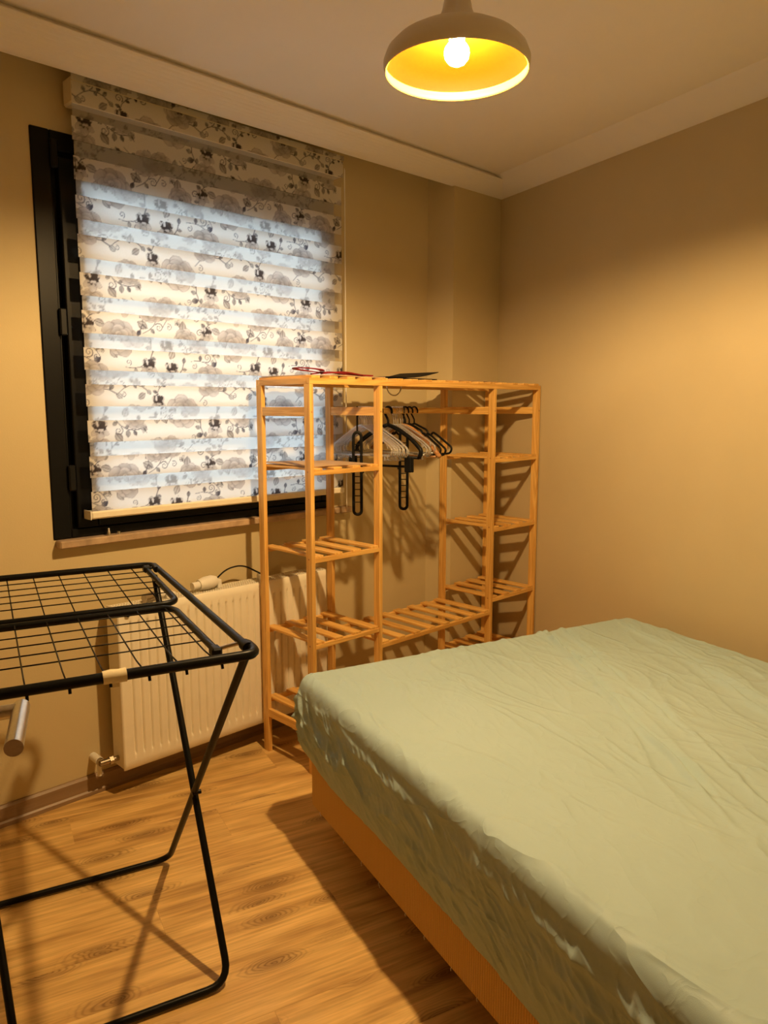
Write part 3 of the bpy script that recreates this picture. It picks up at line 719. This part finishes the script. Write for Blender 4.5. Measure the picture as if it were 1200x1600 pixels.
sheet_thing('cardboard_sheet', [(1.765, 2.205), (2.16, 2.19), (2.16, 2.465), (1.755, 2.47)], ztop + .0008, .003, 'card', 'brown cardboard sheet under the red strap on top of the rack', 'cardboard', lambda u, v_: .003 * math.sin(u * 4) ** 2)
sheet_thing('cardboard_sheet', [(2.52, 2.21), (2.93, 2.20), (2.94, 2.44), (2.50, 2.45)], ztop + .0008, .0025, 'card', 'thin dark brown card lying on top of the rack right of the black folder', 'cardboard', lambda u, v_: .002 * math.sin(u * 3))
fo = empty('folder', (2.36, 2.30, ztop + .001)); tag(fo, 'black folder with a raised flap lying on top of the rack', 'folder')
f1 = sheet_thing('back_cover', [(2.20, 2.20), (2.50, 2.215), (2.49, 2.44), (2.19, 2.43)], ztop + .001, .005, 'blackcard', None, None)
f2 = sheet_thing('flap', [(2.20, 2.20), (2.51, 2.215), (2.50, 2.44), (2.19, 2.43)], ztop + .0045, .0025, 'blackcard', None, None, lambda u, v_: .058 * max(0, u - .40) ** 1.5 + .003)
for o in (f1, f2):
    o.data.transform(Matrix.Translation((-2.36, -2.30, -(ztop + .001)))); o.parent = fo
# red strap: a loop and tails
rs = empty('red_strap', (1.90, 2.24, ztop + .004)); tag(rs, 'dark red cloth strap in a loose loop on top of the rack', 'strap')
def ribbon(b, pts, wd, th):
    pts = [Vector(p) for p in pts]; n_ = len(pts); L = []
    for i, p in enumerate(pts):
        t = (pts[min(i + 1, n_ - 1)] - pts[max(i - 1, 0)]).normalized(); s_ = Vector((0, 0, 1)).cross(t)
        s_ = s_.normalized() if s_.length > 1e-4 else Vector((0, 1, 0)); up_ = t.cross(s_)
        L.append([b.verts.new(p + s_ * a_ * wd / 2 + up_ * c2 * th / 2) for a_, c2 in ((-1, -1), (1, -1), (1, 1), (-1, 1))])
    for a_, c2 in zip(L[:-1], L[1:]):
        for k_ in range(4): b.faces.new((a_[k_], a_[(k_ + 1) % 4], c2[(k_ + 1) % 4], c2[k_]))
    b.faces.new(L[0][::-1]); b.faces.new(L[-1])
zr = ztop + .0115
b = BM(); loop = [(1.83 + .055 * math.cos(t) , 2.27 + .05 * math.sin(t), zr + .006 + .013 * max(0, math.sin(t * .5)) ) for t in np.linspace(-.6, 5.6, 26)]
ribbon(b, loop, .018, .004); obj('loop', b, M['red'], rs, smooth='auto', origin=(1.90, 2.24, ztop + .004))
b = BM(); ribbon(b, fillet([(1.87, 2.24, zr), (1.95, 2.215, zr + .009), (2.03, 2.23, zr + .002), (2.10, 2.26, zr - .001)], .05, 5), .024, .005); ribbon(b, fillet([(1.86, 2.29, zr), (1.93, 2.27, zr + .010), (2.02, 2.275, zr + .003), (2.13, 2.235, zr - .001)], .05, 5), .02, .005)
obj('tail', b, M['red'], rs, smooth='auto', origin=(1.90, 2.24, ztop + .004))
# metal hoop hanging between the top slats
b = BM(); tube(b, [(2.235 + .042 * math.cos(t), 2.215, ZT + .004 + .040 * math.sin(t)) for t in np.linspace(math.pi * .98, math.pi * 2.02, 18)] + [(2.277, 2.215, ztop - .002)], .0026, 8)
tag(obj('wire_hook', b, M['brass'], smooth=True), 'thin curved wire hook hanging below the top of the rack', 'hook')

# ================================================================== HANGERS
HZ = RODZ + .0125            # top of the rod
def hook_pts(r=.018, neck=-.075, open_=1):
    """in (y,z) with rod top at z=0: hook round the rod then down to the neck"""
    c = (0, -r + .0045); pts = []
    for t in np.linspace(R(200), R(-35), 13): pts.append((open_ * r * math.cos(t), c[1] + r * math.sin(t)))
    pts.append((open_ * .006, c[1] - r - .006)); pts.append((0, c[1] - r - .016)); pts.append((0, neck)); return [(0, y, z) for y, z in pts]
def place(o, x, rz, swing=0.0, y=RODY):
    o.location = (x, y, HZ); o.rotation_euler = (swing, 0, rz)
def clear_hanger():
    h = empty('clothes_hanger', (0, 0, 0))
    b = BM(); tube(b, hook_pts(.019, -.072), .0026, 7); obj('hook', b, M['clear'], h, smooth=True)
    b = BM(); pts = fillet([(0, -.185, -.195), (0, -.198, -.168), (0, -.150, -.137), (0, -.03, -.078), (0, 0, -.070), (0, .03, -.078), (0, .150, -.137), (0, .198, -.168), (0, .185, -.195)], .02, 3)
    tube(b, pts, .0042, 6); obj('shoulder', b, M['clear'], h, smooth=True)
    b = BM(); tube(b, [(0, -.185, -.195), (0, .185, -.195)], .0042, 6)
    for s_ in (-1, 1): tube(b, [(0, s_ * .165, -.147), (0, s_ * .170, -.166)], .004, 6); tube(b, [(0, s_ * .150, -.195), (0, s_ * .152, -.210), (0, s_ * .142, -.214)], .003, 6)
    obj('bar', b, M['clear'], h, smooth=True); return h
def black_hanger():
    h = empty('clothes_hanger', (0, 0, 0))
    b = BM(); tube(b, hook_pts(.020, -.070), .0036, 8); obj('hook', b, M['blackpl'], h, smooth=True)
    b = BM(); side = [(0, 0, -.068), (0, .045, -.086), (0, .075, -.098), (0, .083, -.118), (0, .098, -.120), (0, .108, -.106), (0, .135, -.120), (0, .215, -.172), (0, .205, -.196), (0, .17, -.200)]
    pts = fillet([(0, -y, z_) for _, y, z_ in side[::-1]] + side[1:], .012, 3); tube(b, pts, .0046, 8); obj('shoulder', b, M['blackpl'], h, smooth=True)
    b = BM(); tube(b, [(0, -.172, -.200), (0, .172, -.200)], .0046, 8); obj('bar', b, M['blackpl'], h, smooth=True); return h
def broad_hanger():
    h = empty('clothes_hanger', (0, 0, 0))
    b = BM(); tube(b, hook_pts(.021, -.070), .0052, 10); obj('hook', b, M['blackpl'], h, smooth=True)
    b = BM()
    for s_ in (-1, 1): tube(b, fillet([(0, 0, -.072), (0, s_ * .06, -.090), (0, s_ * .14, -.130), (0, s_ * .195, -.175), (0, s_ * .18, -.205)], .03, 4), .009, 10)
    obj('shoulder', b, M['blackpl'], h, smooth=True)
    b = BM(); tube(b, [(0, -.18, -.205), (0, .18, -.205)], .006, 8); obj('bar', b, M['blackpl'], h, smooth=True); return h
def clip_hanger():
    h = empty('clothes_hanger', (0, 0, 0))
    b = BM(); tube(b, hook_pts(.019, -.08), .0034, 8); obj('hook', b, M['blackpl'], h, smooth=True)
    b = BM(); tube(b, fillet([(0, -.17, -.245), (0, -.165, -.205), (0, -.12, -.15), (0, 0, -.085), (0, .12, -.15), (0, .165, -.205), (0, .17, -.245)], .03, 4), .0052, 8); obj('shoulder', b, M['blackpl'], h, smooth=True)
    b = BM(); tube(b, [(0, -.175, -.245), (0, .175, -.245)], .0050, 8); obj('bar', b, M['blackpl'], h, smooth=True)
    for s_ in (-1, 1):
        b = BM(); box(b, (-.012, s_ * .165 - .018, -.268), (-.002, s_ * .165 + .018, -.205), .003); box(b, (.002, s_ * .165 - .018, -.268), (.012, s_ * .165 + .018, -.205), .003); box(b, (-.006, s_ * .165 - .01, -.245), (.006, s_ * .165 + .01, -.225), .002)
        obj('clip', b, M['blackpl'], h)
    return h
def wooden_hanger():
    h = empty('clothes_hanger', (0, 0, 0))
    b = BM(); tube(b, hook_pts(.019, -.075), .0018, 8); obj('hook', b, M['chrome'], h, smooth=True)
    b = BM(); tube(b, fillet([(0, -.215, -.205), (0, -.16, -.150), (0, -.05, -.088), (0, 0, -.075), (0, .05, -.088), (0, .16, -.150), (0, .215, -.205)], .05, 5), .010, 10, radii=None); obj('shoulder', b, M['hangwood'], h, smooth=True)
    b = BM(); tube(b, [(0, -.195, -.205), (0, .195, -.205)], .005, 8); obj('bar', b, M['hangwood'], h, smooth=True); return h
def ladder_hanger(drop):
    h = empty('ladder_hanger', (0, 0, 0))
    b = BM(); tube(b, hook_pts(.020, -.100), .0040, 8); obj('hook', b, M['blackpl'], h, smooth=True)
    zt_, zb_ = -.100, -drop; wd = .0165; b = BM()
    pts = [(wd * math.cos(t), 0, zt_ - .022 + .022 * math.sin(t)) for t in np.linspace(0, math.pi, 9)] + [(wd * math.cos(t), 0, zb_ + wd + wd * math.sin(t)) for t in np.linspace(math.pi, 2 * math.pi, 11)]
    tube(b, pts, .0066, 8, closed=True); obj('ladder_frame', b, M['blackpl'], h, smooth=True)
    n_ = int((drop - .16) / .027)
    for i in range(n_):
        z_ = zb_ + .052 + i * .027
        if z_ > zt_ - .05: break
        b = BM(); tube(b, [(-wd, 0, z_), (wd, 0, z_)], .0021, 6); obj('rung', b, M['blackpl'], h, smooth=True)
    for s_ in (-1, 1):
        b = BM(); tube(b, [(s_ * wd, 0, -.27), (s_ * (wd + .009), 0, -.268), (s_ * (wd + .009), 0, -.262)], .003, 6); obj('side_lug', b, M['blackpl'], h, smooth=True)
    return h
GRP = 'hangers on the rod of the pine rack'
ch = clear_hanger()
cl = 'clear plastic hanger in the bunch at the left end of the rod'
xs_ = 2.146 + np.arange(9) * .0115
for i, x in enumerate(xs_):
    o = ch if i == 0 else copy_tree(ch)
    place(o, x, R(-2.5 + .35 * i + random.uniform(-.3, .3)), R(random.uniform(-1.5, 1.5))); tag(o, cl, 'hanger', 'clear hangers bunched at the left end of the rod')
for i, x in enumerate((2.345, 2.358, 2.372, 2.386)):
    o = copy_tree(ch); place(o, x, R(1.0 + .3 * i), R(random.uniform(-2, 2))); tag(o, 'clear plastic hanger right of the broad black hanger on the rod', 'hanger', 'clear hangers in the middle of the hanging bunch')
bh = broad_hanger(); place(bh, 2.312, R(2), R(1)); tag(bh, 'broad black plastic hanger with a thick hook in the middle of the rod', 'hanger')
ph_ = clip_hanger(); place(ph_, 2.258, R(2.5), R(-1.0)); tag(ph_, 'black trouser hanger with clips at the ends, left of the broad black hanger', 'hanger')
wh = wooden_hanger(); place(wh, 2.402, R(0.5), R(0)); tag(wh, 'brown wooden hanger behind the black and clear hangers', 'hanger')
h1 = black_hanger(); hl = ['leftmost of the three slim black hangers at the right end of the bunch', 'middle one of the three slim black hangers at the right end of the bunch', 'slim black hanger at the far right of the bunch, shoulder notch in view']
for i, (x, rz) in enumerate(((2.418, -1.0), (2.444, 1.5), (2.474, 2.0))):
    o = h1 if i == 0 else copy_tree(h1); place(o, x, R(rz), R((0, 1.0, -.8)[i])); tag(o, hl[i], 'hanger')
la = ladder_hanger(.445); place(la, 2.130, R(-44), 0); tag(la, 'long black ladder-shaped hanger dangling left of the front post, nearest the blind', 'hanger')
lb = ladder_hanger(.448); place(lb, 2.408, R(-44), 0); tag(lb, 'long black ladder-shaped hanger dangling below the middle of the rod', 'hanger')

# ================================================================== BED
bed = empty('bed', (1.498, 1.883, 0), -A); tag(bed, 'double divan bed with an ochre ribbed base against the right wall', 'bed')
BWD, BLN = 1.45, 2.0
b = BM(); box(b, (0, -BLN, .104), (BWD, 0, .33)); ve = [e_ for e_ in b.edges if abs(e_.verts[0].co.z - e_.verts[1].co.z) > .1]
bmesh.ops.bevel(b, geom=ve, offset=.03, segments=5, affect='EDGES', profile=.5); obj('bed_base', b, M['bedbase'], bed, smooth='auto')
b = BM(); box(b, (.035, -BLN + .03, .331), (BWD - .035, -.035, .522)); bmesh.ops.bevel(b, geom=b.edges[:], offset=.05, segments=4, affect='EDGES'); obj('mattress', b, M['mattress'], bed, smooth='auto')
for x, y in ((.16, -.16), (BWD - .16, -.16), (.16, -BLN + .16), (BWD - .16, -BLN + .16), (.16, -BLN / 2), (BWD - .16, -BLN / 2)):
    b = BM(); lathe(b, [(0, 0), (.026, 0), (.032, .1045), (0, .1045)], 20, c=(x, y, 0)); obj('leg', b, M['blackpl'], bed, smooth='auto')
for i in range(14):                       # loose threads under the edge of the base
    y = -.12 - i * .125 + random.uniform(-.04, .04); l = random.uniform(.008, .026); b = BM()
    tube(b, [(.001, y, .108), (-.001, y + .003, .108 - l * .5), (.000, y + random.uniform(-.006, .006), .108 - l)], .0009, 5); obj('loose_thread', b, M['whitepl'], bed)
# fitted sheet
RR = .045; SZ = .548
ix0, ix1, iy0, iy1 = .014, BWD - .02, -BLN + .05, -.014
nxs, nys = 300, 410
gxs = np.linspace(ix0, ix1, nxs); gys = np.linspace(iy0, iy1, nys)
GX, GY = np.meshgrid(gxs, gys)
def seg_fold(x, y, p, q, amp, wd, wob, side=1.0):
    px, py = p; qx, qy = q; L = math.hypot(qx - px, qy - py); ux, uy = (qx - px) / L, (qy - py) / L
    t = ((x - px) * ux + (y - py) * uy) / L; s_ = (x - px) * -uy + (y - py) * ux
    s_ = s_ + .02 * perlin(t * 5, t * 0 + wob, wob) + .006 * perlin(t * 22, t * 0 + wob, wob + 1)
    f = smooth(-.03, .08, t) * smooth(1.05, .82, t) * (.7 + .6 * perlin(t * 7, t * 0, wob + 3))
    return 2.8 * amp * f * (np.exp(-np.abs(s_ / (wd * .85)) ** 1.4) - .6 * np.exp(-((s_ - side * wd * 1.6) / wd) ** 2))
ca, sa = math.cos(R(24)), math.sin(R(24))
def top_disp(x, y):
    wx = x + .05 * perlin(x * 3, y * 3, 21); wy = y + .05 * perlin(x * 3, y * 3, 22)
    a = wx * ca - wy * sa; c_ = wx * sa + wy * ca          # across / along the pull
    h_ = .006 * perlin(x * 1.3, y * 1.1, 1) * smooth(0, .25, x)
    def rg(f1, f2, seed, pw): return np.clip(1 - np.abs(perlin(a * f1, c_ * f2, seed)) * 3.2, 0, 1) ** pw
    m = np.clip(.55 + 1.2 * perlin(x * 2.1, y * 1.6, 33), 0, 1) * smooth(.12, .5, x)
    h_ += (.0062 * rg(6, 1.3, 2, 3.0) + .0042 * rg(13, 3.2, 3, 2.8)) * m + .0016 * rg(26, 9, 4, 1.6) * np.clip(.4 + 1.5 * perlin(x * 3, y * 3, 35), 0, 1)
    h_ += seg_fold(x, y, (1.02, .03), (.44, -1.28), .0075, .010, 1.7) + seg_fold(x, y, (1.09, .02), (.72, -.9), .0055, .009, 2.9)
    h_ += seg_fold(x, y, (.99, .03), (.86, -.45), .005, .008, 4.1) + seg_fold(x, y, (1.36, -.02), (1.05, -1.1), .005, .011, 5.3) + seg_fold(x, y, (1.2, -.5), (.8, -1.5), .005, .010, 6.7)
    h_ += seg_fold(x, y, (.75, -.9), (.35, -1.7), .0030, .011, 7.9) + seg_fold(x, y, (1.0, -1.1), (.7, -1.9), .0045, .010, 8.4)
    return h_
TZ = SZ + top_disp(GX, GY)
V = [np.stack([GX, GY, TZ], -1).reshape(-1, 3)]
idx = np.arange(nxs * nys).reshape(nys, nxs)
Q = [np.stack([idx[:-1, :-1], idx[:-1, 1:], idx[1:, 1:], idx[1:, :-1]], -1).reshape(-1, 4)]
# perimeter, counter-clockwise seen from above, corners fanned
per = []
def runp(ids, dx, dy):
    for i_ in ids: per.append((i_, dx, dy))
FAN = 14
def fan(i_, a0):
    for k_ in range(1, FAN): t = a0 + (math.pi / 2) * k_ / FAN; per.append((i_, math.cos(t), math.sin(t)))
runp(idx[0, :], 0, -1); fan(idx[0, -1], -math.pi / 2)
runp(idx[:, -1], 1, 0); fan(idx[-1, -1], 0)
runp(idx[-1, ::-1], 0, 1); fan(idx[-1, 0], math.pi / 2)
runp(idx[::-1, 0], -1, 0); fan(idx[0, 0], math.pi)
pi_ = np.array([p[0] for p in per]); pd = np.array([(p[1], p[2]) for p in per]); V0 = V[0][pi_]
npp = len(per)
stp = np.r_[0, np.cumsum(np.hypot(*(np.diff(V0[:, :2] + pd * RR, axis=0)).T))]       # arc length
NR = 84
corner = np.exp(-((V0[:, 0] - ix0) ** 2 + (V0[:, 1] - iy1) ** 2) / .16 ** 2)       # far left corner
thp = np.unwrap(np.arctan2(pd[:, 1], pd[:, 0])); sfan = stp + .16 * thp
corner_side = np.exp(-np.minimum(np.hypot(V0[:, 0] - ix0, V0[:, 1] - iy1), 9) / .12)
hem = .242 + .030 * perlin(stp * 1.4, stp * 0 + .3, 41) + .058 * corner_side + .006 * perlin(stp * 9, stp * 0, 42)
prev = pi_; base_n = nxs * nys
side_amp = 1.0
for j in range(1, NR + 1):
    f = j / NR
    tot = RR * math.pi / 2 + (SZ - RR - hem)
    rho = f ** 1.0 * tot
    ang = np.clip(rho / RR, 0, math.pi / 2)
    lat = RR * np.sin(ang); drop = RR * (1 - np.cos(ang)) + np.maximum(rho - RR * math.pi / 2, 0)
    dn = np.maximum(rho - RR * math.pi / 2, 0) / (tot - RR * math.pi / 2)
    bulge = -.010 * dn - .008 * smooth(.70, 1.0, dn)
    # wrinkles of the side
    s_ = stp + .035 * perlin(stp * 3, rho * 6, 51); r_ = rho + .02 * perlin(stp * 4, rho * 8, 52)
    g = smooth(.055, .13, rho) * smooth(1.15, .75, dn)
    def rg(a, c_, seed, pw): return np.clip(1 - np.abs(perlin(a, c_, seed)) * 3.0, 0, 1) ** pw
    sl = s_ - r_ * .9
    wv = .016 * rg(sl * 5, r_ * 5, 61, 3.2) * np.clip(.35 + 1.4 * perlin(stp * 2.2, rho * 5, 71), 0, 1)
    wv = wv + .011 * rg(sl * 13, r_ * 6, 62, 2.8) * np.clip(.35 + 1.5 * perlin(stp * 3, rho * 6, 72), 0, 1) + .0038 * rg(sl * 26, r_ * 15, 63, 1.8)
    band = np.exp(-((r_ - .118 - .02 * perlin(stp * 2, stp * 0, 64)) / .016) ** 2); wv = wv + .013 * band * np.clip(.3 + 1.6 * perlin(stp * 5, stp * 0 + 4, 65), 0, 1.2)
    band2 = np.exp(-((r_ - .235 - .03 * perlin(stp * 1.7, stp * 0, 66)) / .012) ** 2); wv = wv + .015 * band2 * np.clip(.2 + 1.8 * perlin(stp * 3.5, stp * 0 + 7, 67), 0, 1.2)
    wv = wv + corner_side * (.019 * rg((sfan - r_ * .55) * 9, r_ * 1.6, 68, 2.2) + .012 * rg((sfan - r_ * .7) * 21, r_ * 3.0, 69, 2.0))
    off = lat + bulge * smooth(.0, .05, rho - .03) + wv * g
    und = V0[:, 2] - SZ
    P_ = np.stack([V0[:, 0] + pd[:, 0] * off, V0[:, 1] + pd[:, 1] * off, SZ + und * (1 - smooth(0, .12, rho)) - drop + wv * .12 * (1 - smooth(.03, .1, rho))], -1)
    V.append(P_); cur = base_n + (j - 1) * npp + np.arange(npp)
    nx1 = np.roll(cur, -1); pn = np.roll(prev, -1)
    if j == 1:
        Q.append(np.stack([prev, cur, nx1, pn], -1))
    else: Q.append(np.stack([prev, cur, nx1, pn], -1))
    prev = cur
V = np.concatenate(V); Q = np.concatenate(Q)
# fan quads collapse to triangles at the corners
deg = Q[:, 0] == Q[:, 3]
T3 = Q[deg][:, :3]; Q4 = Q[~deg]; Q4 = Q4[np.array([len(set(q)) == 4 for q in Q4.tolist()])]
me = bpy.data.meshes.new('fitted_sheet'); me.vertices.add(len(V)); me.vertices.foreach_set('co', V.astype(np.float32).ravel())
lp = np.concatenate([Q4.ravel(), T3.ravel()]).astype(np.int32); me.loops.add(len(lp)); me.loops.foreach_set('vertex_index', lp)
me.polygons.add(len(Q4) + len(T3)); me.polygons.foreach_set('loop_start', np.concatenate([np.arange(len(Q4)) * 4, Q4.size + np.arange(len(T3)) * 3]).astype(np.int32))
me.update(calc_edges=True); me.validate()
sh = new('fitted_sheet', me, M['sheet'], None, True); sh.location = bed.location; sh.rotation_euler = bed.rotation_euler
sol = sh.modifiers.new('cloth', 'SOLIDIFY'); sol.thickness = .0015; sol.offset = -1
tag(sh, 'crumpled sage green fitted sheet stretched over the bed', 'bed sheet')

# ================================================================== CLOTHES AIRER
air = empty('clothes_airer', (.912, 1.476, 0), -A); tag(air, 'black metal folding clothes airer with wire mesh top in front of the radiator', 'clothes airer')
LW = -.486; LT = -.575; TR_ = .0092; ZA = .936
def at(name, pts, r, m='black', fil=.05, seg=10, parent=air, closed=False):
    b = BM(); tube(b, fillet(pts, fil, 6) if fil else pts, r, seg, closed); return obj(name, b, M[m], parent, smooth='auto')
# two crossing leg frames
at('leg_frame', [(-.018, .625, .915), (0, -.005, .012), (LW + .014, -.005, .012), (LT + .012, .625, .915)], TR_, fil=.055)
at('leg_frame', [(-.006, -.235, .925), (-.016, .592, .012), (LT + .016, .592, .012), (LT + .006, -.235, .925)], TR_, fil=.055)
for x in (-.008,):
    b = BM(); tube(b, [(x - .012, .232, .402), (x + .012, .232, .402)], .006, 10); obj('pivot_bolt', b, M['black'], air, smooth='auto')
# top frame: front tube with its rounded ends, back tube, end tubes
at('front_rail', [(.002, -.215, ZA), (.002, -.282, ZA), (LT, -.282, ZA), (LT, -.215, ZA)], TR_ + .0012, fil=.055)
at('back_rail', [(-.012, .62, ZA - .002), (-.004, .705, ZA - .002), (LT + .004, .705, ZA - .002), (LT + .012, .62, ZA - .002)], TR_, fil=.045)
for x in (-.004, LT + .004):
    b = BM(); tube(b, [(x, -.225, ZA), (x, .69, ZA - .003)], TR_ - .0004, 12); obj('end_tube', b, M['black'], air, smooth='auto')
    b = BM(); tube(b, [(x, -.24, ZA), (x, -.212, ZA)], TR_ + .003, 14); obj('end_cap', b, M['blackpl'], air, smooth='auto')
# inner wings
zi = ZA - .006; zf = ZA - .022
at('wing_frame', [(-.034, .655, zi), (-.030, .262, zi - .012), (LT + .030, .262, zi - .012), (LT + .034, .655, zi)], TR_ - .001, fil=.045)
at('wing_frame', [(-.052, -.165, zf + .004), (-.050, .236, zi - .016), (LT + .050, .236, zi - .016), (LT + .052, -.165, zf + .004)], TR_ - .001, fil=.05)
for x0, y0 in ((-.052, -.165), (-.034, .655)):
    for sgn in (0, 1):
        xa = x0 if sgn == 0 else LT - x0; xb = 0.0 if sgn == 0 else LT
        b = BM(); tube(b, [(xa, y0, zf + .004 if y0 < 0 else zi), (xb, y0 - (.03 if y0 < 0 else -.01), ZA)], .0042, 10); obj('hinge_bolt', b, M['chrome'] if y0 < 0 else M['black'], air, smooth='auto')
        b = BM(); box(b, (xa - .011, y0 - .018, (zf if y0 < 0 else zi) - .008), (xa + .011, y0 + .014, (zf if y0 < 0 else zi) + .012), .004); obj('bracket', b, M['blackpl'], air)
# mesh wires
def wire(pts):
    b = BM(); tube(b, pts, .0017, 6); obj('wire', b, M['black'], air, smooth=True)
for i in range(5):
    y = .625 - i * .064; z_ = zi - .0135 * (1 - (y - .262) / .393) + .0015
    wire([(-.032, y, z_), (LT + .032, y, z_)])
for i in range(5):
    y = .190 - i * .067; wire([(-.051, y, zi - .012 - .004 * i / 4), (LT + .051, y, zi - .012 - .004 * i / 4)])
for i in range(7):
    x = -.072 - i * .0685
    wire([(x, .705, ZA - .008), (x, .262, zi - .011)])
    wire([(x, .236, zi - .013), (x, -.15, zf + .002), (x, -.288, ZA - .011)])
    b = BM(); tube(b, [(x, -.284, ZA - .006), (x, -.289, ZA - .017)], .0028, 6); obj('wire_end', b, M['black'], air, smooth=True)
# masking tape on the front rail
b = BM(); tube(b, [(-.290, -.282, ZA), (-.276, -.282, ZA + .0006), (-.262, -.282, ZA), (-.249, -.282, ZA + .0003)], .0116, 14, radii=[.0120, .0131, .0123, .0129])
box(b, (-.274, -.2845, ZA - .020), (-.262, -.2815, ZA - .008)); obj('masking_tape', b, M['tape'], air, smooth='auto')
